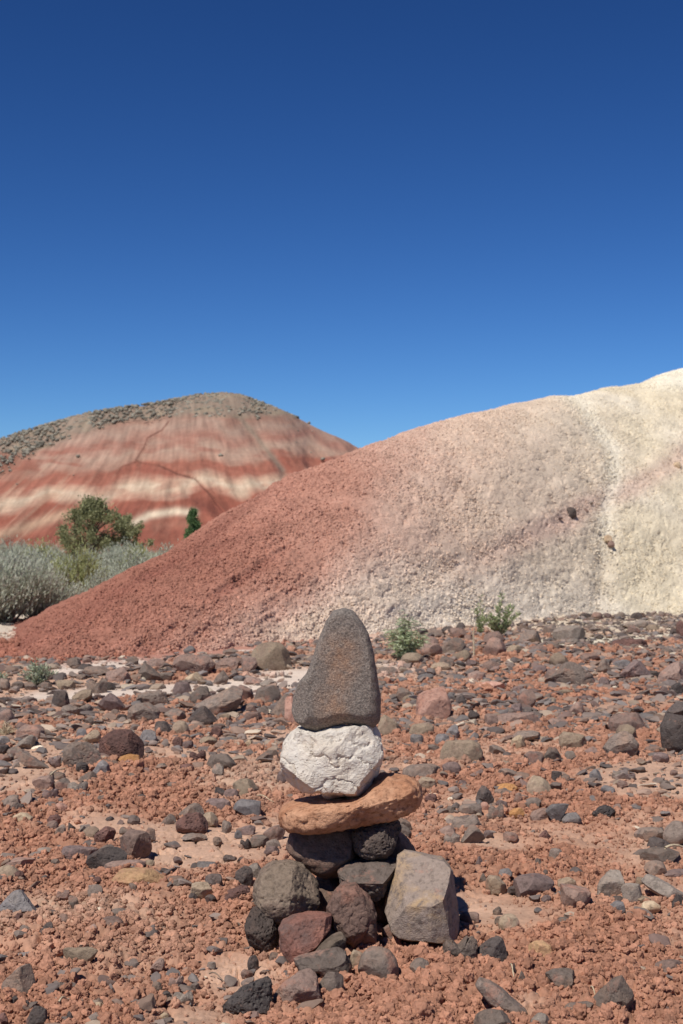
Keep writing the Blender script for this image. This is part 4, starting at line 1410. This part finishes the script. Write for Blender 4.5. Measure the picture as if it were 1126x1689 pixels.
cairn_stone('cairn_stone', [(567, 1003), (583, 1008), (597, 1025), (610, 1045), (618, 1075), (624, 1110), (628, 1150), (627, 1185), (618, 1198), (600, 1197), (580, 1193), (560, 1194), (540, 1200), (520, 1205), (502, 1199), (487, 1188), (481, 1170), (483, 1148), (492, 1125), (506, 1110), (516, 1085), (526, 1055), (537, 1025), (550, 1008)],
            Y0, .125, M_top, 'tall dark grey stone with a rusty orange face on top of the cairn', 11, cuts=0, rough=.32, box=2.5, sharp=0, fine=.8, soft=2, facets=[((.0, -1, .06), .66), ((.35, 1, .1), .8), ((-.75, -.7, 0), .86)])
cairn_stone('cairn_stone', [(490, 1200), (520, 1204), (545, 1196), (600, 1193), (622, 1198), (629, 1212), (632, 1238), (632, 1262), (625, 1282), (612, 1300), (597, 1308), (570, 1312), (540, 1316), (527, 1301), (505, 1306), (480, 1297), (466, 1280), (461, 1252), (466, 1226), (478, 1209)],
            Y0, .20, M_white, 'chalky white block with a craggy broken face, second from the top of the cairn', 12, cuts=6, rough=.38, box=3.8, crag=.65, sharp=16, fine=1.2, soft=0, cutd=(.82, .94), facets=[((.5, -1, .30), .76), ((-.40, -1, .22), .78), ((.05, -1, .02), .86), ((0, .1, 1), .90)])
cairn_stone('cairn_stone', [(458, 1346), (462, 1334), (477, 1327), (520, 1320), (565, 1316), (600, 1308), (622, 1290), (640, 1279), (668, 1282), (690, 1292), (698, 1310), (692, 1324), (672, 1339), (642, 1350), (600, 1359), (550, 1366), (505, 1372), (474, 1369), (461, 1360)],
            Y0 - .01, .235, M_slab, 'orange sandstone slab curling up at its right end under the white block', 13, cuts=0, rough=.7, box=3.0, sharp=0, fine=2.0, pits=.5, soft=1, facets=[((.35, -1, -.55), .80), ((.0, -1, .9), .80)])
cairn_stone('cairn_stone', [(478, 1372), (510, 1364), (570, 1366), (600, 1372), (596, 1400), (575, 1425), (548, 1446), (520, 1440), (490, 1418), (472, 1398)],
            Y0 + .03, .20, M_dark, 'brown wedge-shaped stone in the shade under the left of the orange slab', 14, res=4, cuts=4, rough=.8)
cairn_stone('cairn_stone', [(580, 1372), (600, 1360), (630, 1352), (655, 1350), (662, 1362), (651, 1392), (640, 1408), (610, 1416), (588, 1412), (578, 1396)],
            Y0 - .01, .16, M_blk, 'black rough stone directly under the right of the orange slab', 15, cuts=3, rough=1.2, pits=1.2, crag=.4, sharp=0)
cairn_stone('cairn_stone', [(630, 1376), (655, 1370), (672, 1384), (686, 1402), (684, 1425), (655, 1432), (625, 1420)],
            Y0 + .10, .14, M_dark, 'dark stone in shade behind the black rough one in the cairn', 16, res=4, cuts=5, rough=.8)
cairn_stone('cairn_stone', [(556, 1436), (570, 1426), (600, 1421), (636, 1418), (655, 1422), (659, 1436), (648, 1456), (630, 1470), (605, 1479), (585, 1468), (560, 1456)],
            Y0 - .05, .20, M_flat, 'dark flat stone with pink flecks bridging the middle of the cairn', 17, cuts=3, rough=.8, crag=.6, facets=[((0, -.5, 1), .8)])
cairn_stone('cairn_stone', [(418, 1462), (428, 1438), (446, 1425), (478, 1424), (500, 1428), (512, 1444), (524, 1462), (528, 1486), (512, 1508), (484, 1520), (452, 1518), (428, 1506), (416, 1482)],
            Y0 - .12, .21, M_olive, 'large olive grey pitted boulder on the left side of the cairn', 18, cuts=2, rough=.7, box=2.7, pits=.8, crag=.25, sharp=0, facets=[((-.2, -.6, 1), .80), ((.8, -.8, -.1), .8)])
cairn_stone('cairn_stone', [(520, 1452), (545, 1440), (560, 1458), (556, 1490), (535, 1510), (515, 1500)],
            Y0 + .02, .14, M_dark, 'dark stone wedged deep in shade between the olive boulder and the centre', 19, res=4, cuts=5, rough=.7)
cairn_stone('cairn_stone', [(638, 1478), (650, 1448), (656, 1418), (668, 1410), (700, 1414), (732, 1420), (745, 1434), (750, 1470), (757, 1512), (754, 1534), (735, 1546), (700, 1551), (668, 1542), (642, 1522), (634, 1500)],
            Y0 - .11, .23, M_block, 'great split grey block with an ochre stain on the right side of the cairn', 20, cuts=4, cutd=(.82, .94), rough=.32, box=3.4, crag=.12, sharp=18, soft=0, facets=[((.9, -.45, .1), .74), ((-.25, -.7, .8), .50), ((-.30, -1, -.10), .70), ((-1, -.6, .5), .78), ((.3, -1, -.1), .84)])
cairn_stone('cairn_stone', [(538, 1494), (552, 1470), (568, 1458), (585, 1459), (603, 1474), (616, 1494), (622, 1530), (622, 1552), (606, 1560), (590, 1562), (572, 1556), (554, 1532), (540, 1510)],
            Y0 - .20, .13, M_ctr, 'brown egg-shaped stone with pinkish scars at the front centre of the cairn', 21, cuts=2, rough=1.0, crag=.5, facets=[((0, -1, .25), .8)])
cairn_stone('cairn_stone', [(404, 1520), (412, 1502), (430, 1497), (452, 1508), (462, 1530), (460, 1560), (440, 1572), (420, 1566), (408, 1545)],
            Y0 - .18, .15, M_blk, 'black porous stone at the lower left under the olive boulder', 22, cuts=3, rough=1.0, pits=1.0, sharp=0)
cairn_stone('cairn_stone', [(459, 1530), (468, 1518), (490, 1511), (530, 1508), (547, 1512), (546, 1530), (530, 1552), (505, 1576), (484, 1592), (474, 1588), (462, 1562)],
            Y0 - .26, .14, M_rust, 'rusty red triangular stone at the lower left front of the cairn', 23, cuts=2, rough=.7, soft=1, facets=[((.2, -1, .5), .74)])
cairn_stone('cairn_stone', [(530, 1536), (545, 1526), (558, 1536), (560, 1552), (545, 1560), (528, 1552)],
            Y0 - .21, .08, M_dark, 'small dark brown stone tucked between the rusty and the egg-shaped one', 24, res=3, cuts=4, rough=.6)
cairn_stone('cairn_stone', [(518, 1574), (530, 1560), (548, 1546), (562, 1541), (571, 1550), (568, 1568), (550, 1580), (528, 1582)],
            Y0 - .33, .07, M_olive, 'small smooth olive stone leaning under the rusty red triangle', 25, res=4, cuts=3, rough=.5)
cairn_stone('cairn_stone', [(483, 1588), (500, 1580), (530, 1574), (556, 1566), (572, 1572), (580, 1596), (574, 1610), (550, 1611), (530, 1602), (505, 1603), (486, 1598)],
            Y0 - .41, .09, M_flat, 'low ridged grey stone lying at the very front foot of the cairn', 26, res=4, cuts=3, rough=.9, crag=.5, facets=[((0, -.6, 1), .8)])
cairn_stone('cairn_stone', [(620, 1480), (640, 1466), (655, 1480), (650, 1515), (630, 1530), (612, 1515)],
            Y0 + .02, .14, M_dark, 'dark inner stone in deep shade behind the egg-shaped one', 27, res=3, cuts=4, rough=.6)
cairn_stone('cairn_stone', [(560, 1398), (600, 1392), (640, 1400), (650, 1430), (600, 1445), (550, 1440)],
            Y0 + .10, .14, M_dark, 'dark inner stone supporting the black rough one from behind', 28, res=3, cuts=4, rough=.6)
cairn_stone('cairn_stone', [(480, 1470), (540, 1450), (640, 1450), (690, 1490), (680, 1540), (600, 1552), (500, 1545)],
            Y0 + .08, .20, M_dark, 'wide dark base stone hidden in the shade at the heart of the cairn', 29, res=4, cuts=5, rough=.6)

# stones lodged on the hillside
def on_hill(px, py):
    y = 14.0
    best = None
    for t in np.linspace(0, 1, 400):
        x, yy, z, u, v = [float(k) for k in hill_design(np.float64(px), np.float64(t))]
        if best is None or abs(v - py) < best[0]: best = (abs(v - py), x, yy, z)
    return best[1:]
for i, (cx, cy, w, h, c, s, lb) in enumerate([
        (942, 846, 19, 14, 'dg', 'a', 'dark angular rock lodged on the cream slope where the ledge begins'),
        (966, 842, 8, 5, 'br', 'a', 'small brown rock just right of the dark one on the slope'),
        (922, 854, 13, 4, 'pu', 'f', 'flat purplish stone lying just left of the dark rock on the slope'),
        (974, 830, 10, 4, 'lg', 'f', 'pale flat stone uphill of the dark rock on the slope'),
        (1118, 768, 12, 9, 'cr', 'r', 'white lump near the right edge high on the slope'),
        (1003, 888, 14, 9, 'cr', 'a', 'cream crust lump beside the gully on the right of the slope'),
        (1008, 897, 12, 8, 'br', 'a', 'brownish lump just below the cream crust lump by the gully')]):
    x, y, z = on_hill(cx, cy + h * .4)
    k = y / F
    me = stone_mesh('stone', 3000 + i, 3, OUT[s], w * k, w * k * .8, h * k * 1.5, cuts=6, rough=.8, crag=.5)
    me.materials.append(SM[c])
    o = link(bpy.data.objects.new('stone', me)); o.location = (x, y + .02, z - h * k * .35)
    tag(o, lb, 'stone', 'stones lodged on the hillside')

# ------------------------------------------------------------------ pebbles too many to count
def pebbles():
    x1, y1 = wedge_points(11000, 2.45, 8.0, 0.4); x2, y2 = wedge_points(34000, 7.0, 19.5, 1.3)
    x = np.concatenate((x1, x2)); y = np.concatenate((y1, y2))
    px, py = project(x, y, 0 * x)
    r = np.hypot(x, y)
    dens = sstep(-0.5, 0.8, fbm2(x * 1.2, y * 1.2, 3, 401) + 0.55 * sstep(1330, 1180, py) + 0.15 * sstep(1250, 1140, py))
    w1, w2 = wash_mask(x, y)
    t = np.interp(px, HU, HFv)
    dens = np.maximum(dens, 0.95 * sstep(840, 900, px) * sstep(1068, 1056, py))
    keep = (RS.random(len(x)) < (0.05 + 0.8 * dens ** 1.4) * np.interp(r, [3, 6.5], [.55, 1]) * (1 - 0.75 * w1) * (1 - 0.25 * w2)) & (py > t + 1)
    x, y, px, py, r = [k[keep] for k in (x, y, px, py, r)]
    s = (0.0055 + 0.026 * RS.random(len(x)) ** 2.8) * np.clip(r / 4.5, 0.9, 1.9)
    z = ground_z(x, y) + ground_relief(x, y, clod_mask(x, y), 0 * x) + s * 0.15
    pal = np.array([lin(c) for c in ((136, 120, 110), (114, 102, 96), (126, 117, 112), (144, 120, 105), (166, 146, 127), (124, 102, 93), (214, 196, 172))])
    c = pal[RS.choice(7, len(x), p=(.30, .22, .12, .17, .10, .07, .02))] * RS.uniform(.62, 1.05, (len(x), 1))
    rot = np.stack((RS.uniform(-.4, .4, len(x)), RS.uniform(-.4, .4, len(x)), RS.uniform(0, 6.3, len(x))), 1)
    sc = s[:, None] * np.stack((RS.uniform(.9, 1.5, len(x)), RS.uniform(.8, 1.2, len(x)), RS.uniform(.38, .85, len(x))), 1) * 1.7
    scatter('pebbles', np.stack((x, y, z), 1), rot, sc, RS.integers(0, 8, len(x)), c,
            variants('pebble', 8, 2, inst_mat('pebble_stone', .2), 500, rough=.35, cuts=11, cd=(.45, .8), sharp=25), 'small grey and brown pebbles strewn thickly between the stones', 'pebbles')
pebbles()

# ------------------------------------------------------------------ plants
def leaf_mat(name, c, c2, trans=0.25, rough=.7):
    m, nt, b = mat_new(name, rough, .25)
    v = coords(nt, 'Object')
    at = nt.nodes.new('ShaderNodeAttribute'); at.attribute_name = 'Col'
    col = mix(nt, at.outputs['Fac'], tuple(c), tuple(c2))
    nt.links.new(col, b.inputs['Base Color'])
    b.inputs['Subsurface Weight'].default_value = 0.0
    tr = nt.nodes.new('ShaderNodeBsdfTranslucent'); nt.links.new(col, tr.inputs['Color'])
    ms = nt.nodes.new('ShaderNodeMixShader'); ms.inputs[0].default_value = trans
    out = [n for n in nt.nodes if n.type == 'OUTPUT_MATERIAL'][0]
    nt.links.new(b.outputs[0], ms.inputs[1]); nt.links.new(tr.outputs[0], ms.inputs[2]); nt.links.new(ms.outputs[0], out.inputs[0])
    return m
def wood_mat(name, c):
    m, nt, b = mat_new(name, .9, .15)
    v = coords(nt, 'Object')
    n = noise_n(nt, v, 60, 4, .7)
    nt.links.new(mix(nt, ramp(nt, n, .35, .65), tuple(np.array(c) * .65), tuple(np.array(c) * 1.25)), b.inputs['Base Color'])
    return m
def leaves_mesh(name, P, Dr, L, Wd, R):
    """one small folded leaf (two quads' worth of diamond) at each point"""
    n = len(P)
    Dr = Dr / (np.linalg.norm(Dr, axis=1)[:, None] + 1e-9)
    side = np.cross(Dr, R.normal(size=(n, 3))); side /= np.linalg.norm(side, axis=1)[:, None] + 1e-9
    nr = np.cross(Dr, side)
    L = L[:, None]; Wd = Wd[:, None]
    a = P; b = P + Dr * L * .45 + side * Wd * .5 + nr * Wd * .18; c = P + Dr * L - nr * L * .06; d = P + Dr * L * .45 - side * Wd * .5 + nr * Wd * .18
    V = np.stack((a, b, c, d), 1).reshape(-1, 3)
    i = np.arange(n)[:, None] * 4
    Fc = np.concatenate((i + np.array([[0, 1, 2]]), i + np.array([[0, 2, 3]])))
    me = mesh_np(name, V, Fc, smooth=False)
    s = np.repeat(R.random(n), 4)
    add_col(me, np.stack((s, s, s), 1))
    return me
def tubes_mesh(name, paths, sides=4):
    """paths: list of (points Nx3, radii N)"""
    VV, FF, off = [], [], 0
    for P, rad in paths:
        P = np.array(P, float); n = len(P)
        T = np.gradient(P, axis=0); T /= np.linalg.norm(T, axis=1)[:, None] + 1e-9
        ref = np.array((1., .2, 0)) if abs(T[0][2]) > .7 else np.array((0, 0, 1.))
        A1 = np.cross(T, ref); A1 /= np.linalg.norm(A1, axis=1)[:, None] + 1e-9; B1 = np.cross(T, A1)
        th = np.arange(sides) * 2 * math.pi / sides
        ring = P[:, None] + np.array(rad)[:, None, None] * (np.cos(th)[None, :, None] * A1[:, None] + np.sin(th)[None, :, None] * B1[:, None])
        VV.append(ring.reshape(-1, 3))
        i = np.arange(n - 1)[:, None] * sides + np.arange(sides)[None]; j = np.arange(n - 1)[:, None] * sides + (np.arange(sides)[None] + 1) % sides
        FF.append(np.stack((i, j, j + sides, i + sides), 2).reshape(-1, 4) + off); off += n * sides
    return mesh_np(name, np.concatenate(VV), np.concatenate(FF))
def part(name, me, mat, parent):
    me.materials.append(mat)
    return link(bpy.data.objects.new(name, me), parent)

M_sage = leaf_mat('sage_leaf', (0.35, 0.385, 0.27), (0.55, 0.555, 0.45), .25)
M_sagew = wood_mat('sage_wood', (0.26, 0.22, 0.18))
M_rab = leaf_mat('rabbitbrush_leaf', (0.28, 0.30, 0.12), (0.44, 0.44, 0.20), .3)
M_jun = leaf_mat('juniper_leaf', (0.19, 0.20, 0.095), (0.38, 0.38, 0.20), .3)
M_juny = leaf_mat('young_juniper_leaf', (0.06, 0.11, 0.045), (0.14, 0.22, 0.08), .2)
M_wil = leaf_mat('narrow_leaf', (0.32, 0.38, 0.19), (0.58, 0.62, 0.42), .35)
M_grn = leaf_mat('broad_leaf', (0.24, 0.31, 0.13), (0.46, 0.50, 0.27), .35)
M_gry = leaf_mat('pale_leaf', (0.30, 0.36, 0.22), (0.55, 0.56, 0.42), .35)
M_bark = wood_mat('bark', (0.20, 0.15, 0.11))
M_straw = wood_mat('straw', (0.52, 0.42, 0.28))

def sage_meshes(seed, h, w, nst=70, nleaf=4200):
    R = np.random.default_rng(seed)
    paths, LP, LD = [], [], []
    for k in range(nst):
        a = R.uniform(0, 2 * math.pi); t = R.random() ** .6
        tip = np.array((math.cos(a) * t * w / 2, math.sin(a) * t * w / 2, h * (1 - .42 * t ** 2) * R.uniform(.72, 1.0)))
        b0 = np.array((math.cos(a), math.sin(a), 0)) * .05 * R.random()
        mid = b0 * .4 + tip * .5 + np.array((0, 0, -.06)) * h + R.normal(size=3) * .04
        s = np.linspace(0, 1, 6)[:, None]
        P = (1 - s) ** 2 * b0 + 2 * s * (1 - s) * mid + s ** 2 * tip
        paths.append((P, np.linspace(.011, .003, 6)))
        n = nleaf // nst
        tt = R.uniform(.35, 1.06, n)[:, None]
        Q = (1 - tt) ** 2 * b0 + 2 * tt * (1 - tt) * mid + tt ** 2 * tip + R.normal(size=(n, 3)) * .055
        LP.append(Q); LD.append((tip - mid) / np.linalg.norm(tip - mid) * .6 + np.array((0, 0, .8)) + R.normal(size=(n, 3)) * .45)
    LP = np.concatenate(LP); LD = np.concatenate(LD); LP[:, 2] = np.maximum(LP[:, 2], .02)
    n = len(LP)
    return tubes_mesh('stems', paths, 3), leaves_mesh('foliage', LP, LD, R.uniform(.035, .085, n), R.uniform(.010, .022, n), R)
sage_v = [sage_meshes(600 + i, h, w) for i, (h, w) in enumerate(((.85, 1.15), (.70, 1.0), (.95, 1.3), (.6, .9)))]
for s, f in sage_v: s.materials.append(M_sagew); f.materials.append(M_sage)
RP = random.Random(5)
def shrub(name, meshes, x, y, rz, sc, label, cat, group):
    z = float(ground_z(x, y))
    r = empty(name, (x, y, z - .02), rz); r.scale = (sc, sc, sc)
    tag(r, label, cat, group)
    link(bpy.data.objects.new('stems', meshes[0]), r); link(bpy.data.objects.new('foliage', meshes[1]), r)
    return r
front = [(-40, 16.2, 1.0, 2), (12, 16.6, .92, 0), (60, 17.0, .80, 2), (108, 17.6, .62, 1), (160, 18.6, .66, 0), (206, 20.2, .80, 1), (30, 18.6, .98, 0), (66, 20.6, .92, 2)]
fl = ['grey sagebrush cut by the left edge of the picture in the front row', 'woody grey sagebrush at the left with bare stems above the pale path', 'broad silvery sagebrush, front row, just behind the red hill\'s left toe',
      'low sagebrush right of the broad silvery one along the red slope', 'grey green sagebrush rising behind the middle of the red slope\'s foot', 'last sagebrush to the right before the red slope hides the brush',
      'taller sagebrush standing behind the woody one at the left', 'sagebrush behind the broad silvery one, below the yellow-green bush']
for (px, y, sc, v), lb in zip(front, fl):
    shrub('sagebrush', sage_v[v], (px - PX) / F * y, y, RP.uniform(0, 6), sc, lb, 'sagebrush', 'sagebrush on the flat behind the red hill')
y = 20.5
while y < 50:
    px = -90 + RP.uniform(0, 50)
    while px < 275:
        yy = y + RP.uniform(-.8, .8)
        shrub('sagebrush', RP.choice(sage_v), (px - PX) / F * yy, yy, RP.uniform(0, 6), RP.uniform(.78, 1.05) * (1 + .004 * (y - 20)), 'silvery grey sagebrush in the dense brush farther back on the flat at the left', 'sagebrush', 'sagebrush farther back on the flat')
        px += 1.15 * F / yy * RP.uniform(.7, 1.0)
    y *= 1.16

# yellow-green rabbitbrush
for (px, yy, h, w, lb) in ((124, 19.6, .90, .85, 'yellow-green bush standing among the grey sagebrush below the juniper'), (70, 26.0, .98, .8, 'smaller yellow-green bush left of the brighter one, half hidden in sagebrush'), (228, 27, .92, .7, 'yellow-green tuft of brush at the right end of the sagebrush, below the red slope')):
    s, f = sage_meshes(int(700 + px), h, w, 60, 4200)
    s.materials.append(M_bark); f.materials.append(M_rab)
    shrub('rabbitbrush', (s, f), (px - PX) / F * yy, yy, 0, 1, lb, 'bush', 'yellow-green bushes')

def tree(name, px, y, h, w, clumps, mat, label, seed, cone=False, nl=110, dens=1.0):
    R = np.random.default_rng(seed)
    x = (px - PX) / F * y; z = float(ground_z(x, y))
    root = empty(name, (x, y, z - .05)); tag(root, label, 'tree', 'junipers')
    paths = [(np.array([(0, 0, 0), (.05, .02, h * .3), (-.04, .03, h * .62), (.02, 0, h * .92)]), [.10 * h / 2.5, .08 * h / 2.5, .05 * h / 2.5, .015])]
    LP, LD = [], []
    for k in range(clumps):
        a = R.uniform(0, 2 * math.pi)
        if cone:
            zz = R.uniform(.08, 1.0) ** .8; rr = w / 2 * (1 - zz) ** .8 * R.uniform(.35, 1)
            cz = zz * h
        else:
            zz = R.random() ** .75; rr = w / 2 * math.sin(math.pi * (.16 + .80 * zz)) ** .7 * R.uniform(.3, 1.0) * (1 + .25 * math.sin(3 * a + 1))
            cz = h * (.16 + .80 * zz)
        c = np.array((math.cos(a) * rr, math.sin(a) * rr, cz))
        rs_k = R.uniform(.55, 1.15)
        st = np.array((0, 0, cz * .7))
        paths.append((np.stack([st + (c - st) * q + np.array((0, 0, .05 * math.sin(q * 3))) for q in (0, .4, .8, 1)]), [.028, .02, .012, .006]))
        rs = (.10 if cone else .145 * rs_k) * h / 2.3
        up = np.array((c[0] * .5, c[1] * .5, .7))
        Q = c + R.normal(size=(nl, 3)) * np.array((rs, rs, rs * 1.15)) * .62
        LP.append(Q); LD.append(np.tile(up, (nl, 1)) + R.normal(size=(nl, 3)) * .6)
    LP = np.concatenate(LP); LD = np.concatenate(LD); n = len(LP)
    part('trunk', tubes_mesh('trunk', paths, 5), M_bark, root)
    part('crown', leaves_mesh('crown', LP, LD, R.uniform(.06, .13, n), R.uniform(.03, .06, n), R), mat, root)
tree('juniper_tree', 152, 45, 2.45, 2.5, 82, M_jun, 'large loose olive-green juniper rising above the sagebrush before the banded hill', 801)
tree('juniper_tree', 208, 46, 1.95, 1.35, 42, M_jun, 'smaller narrow juniper just right of the large olive-green one', 802, nl=90)
tree('juniper_tree', 318, 58, 2.30, 1.6, 90, M_juny, 'small dark green cone-shaped juniper peeking over the red slope', 803, cone=True, nl=90)

# ---- small green plants at the hill's foot
def herb(name, px, py, h_px, w_px, stems, mat, label, seed, leaf, droop=0., spread=1.0, lw=.25, per=26, wood=None, base=.1):
    R = np.random.default_rng(seed)
    x, y, z = at_ground(px, py); s = F / y; h = h_px / s; w = w_px / s
    root = empty(name, (x, y, z - .01)); tag(root, label, 'plant', 'green plants at the foot of the hill')
    paths, LP, LD = [], [], []
    for k in range(stems):
        a = R.uniform(0, 2 * math.pi); t = math.sqrt(R.random()) * spread
        hh = h * (1 - .55 * t ** 1.5) * R.uniform(.8, 1.0) if k else h
        tip = np.array((math.cos(a) * t * w / 2, math.sin(a) * t * w / 2 * .7, hh))
        if k == 0: tip[:2] *= .2
        s_ = np.linspace(0, 1, 7)[:, None]; mid = np.array((tip[0] * .35, tip[1] * .35, hh * .55))
        P = 2 * s_ * (1 - s_) * mid + s_ ** 2 * tip
        paths.append((P, np.linspace(.0035, .0012, 7)))
        tt = np.sort(R.uniform(base, 1.0, per))
        for q in tt:
            p = 2 * q * (1 - q) * mid + q * q * tip
            d = np.array((R.normal(), R.normal(), .75 - droop)); LP.append(p + R.normal(size=3) * .004); LD.append(d)
    LP = np.array(LP); LD = np.array(LD); n = len(LP); L = R.uniform(.7, 1.2, n) * leaf
    part('stem', tubes_mesh('stem', paths, 4), wood or M_bark, root)
    part('leaves', leaves_mesh('leaves', LP, LD, L, L * lw, R), mat, root)
herb('willowy_plant', 668, 1088, 84, 84, 40, M_wil, 'willowy pale green plant with drooping narrow leaves right of the cairn top', 901, .062, droop=1.0, lw=.17, per=36)
herb('leafy_plant', 792, 1048, 66, 34, 9, M_grn, 'thin upright green plant left of the bushier one above the boulders', 902, .040, lw=.3, per=30)
herb('leafy_plant', 824, 1052, 76, 78, 18, M_grn, 'bushier dark green leafy plant growing above the big faceted boulder', 903, .052, lw=.3, per=34, base=.2)
herb('leafy_plant', 62, 1130, 46, 62, 26, M_gry, 'low grey-green leafy plant at the left by the pale wash', 904, .032, lw=.4, per=22)
herb('leafy_plant', 0, 1124, 18, 34, 14, M_gry, 'tiny grey-green tuft cut by the left edge', 905, .028, lw=.4, per=18)
herb('dry_grass', 8, 1212, 26, 46, 26, M_straw, 'tangle of dry brown stalks at the left edge', 906, .03, lw=.08, per=5, wood=M_straw)
# dead stalks and sticks
def stick(name, a, b, r, label, lift=.006, mat=None):
    x0, y0, z0 = at_ground(*a); x1, y1, z1 = at_ground(*b)
    x, y, z = x0, y0, z0
    P = [(x0 + (x1 - x0) * q, y0 + (y1 - y0) * q, z0 + (z1 - z0) * q + lift + .006 * math.sin(q * 5)) for q in np.linspace(0, 1, 7)]
    P = np.array(P) - np.array((x0, y0, z0))
    me = tubes_mesh(name, [(P, np.linspace(r, r * .5, 7))], 6); me.materials.append(mat or M_straw)
    o = link(bpy.data.objects.new(name, me)); o.location = (x0, y0, z0)
    tag(o, label, 'twig', 'dry twigs on the ground')
stick('twig', (1097, 1428), (1140, 1424), .004, 'pale dry stick at the right edge between two grey boulders', .05)
stick('twig', (82, 1288), (108, 1272), .0035, 'bleached forked twig left of the sharp blue-grey stone', .02)
stick('twig', (97, 1665), (114, 1655), .0022, 'short bleached straw near the lower left corner', .015)
stick('twig', (842, 1600), (848, 1618), .0018, 'thin pale straw above the long slanting stone', .012)
stick('twig', (974, 1638), (984, 1652), .0018, 'thin straw leaning against the rust-stained boulder', .012)
stick('twig', (88, 1192), (112, 1184), .004, 'dry brown twig lying among clods at the left', .02)
stick('twig', (112, 1198), (136, 1190), .004, 'darker twig just right of the dry brown one at the left', .02, M_bark)
stick('twig', (424, 1319), (452, 1327), .002, 'thin pale twig reaching toward the orange slab of the cairn', .015)
stick('twig', (345, 1612), (373, 1622), .0018, 'thin dark twig on bare soil left of the large pitted black rock', .008, M_bark)
x, y, z = at_ground(781, 1086)
me = tubes_mesh('stalk', [(np.array([(0, 0, 0), (.004, 0, .1), (-.003, 0, .2), (.01, 0, .27)]), [.008, .007, .006, .004])], 6); me.materials.append(M_straw)
o = link(bpy.data.objects.new('stalk', me)); o.location = (x, y, z - .01)
tag(o, 'upright dead straw stalk standing below the thin green plant', 'stalk')
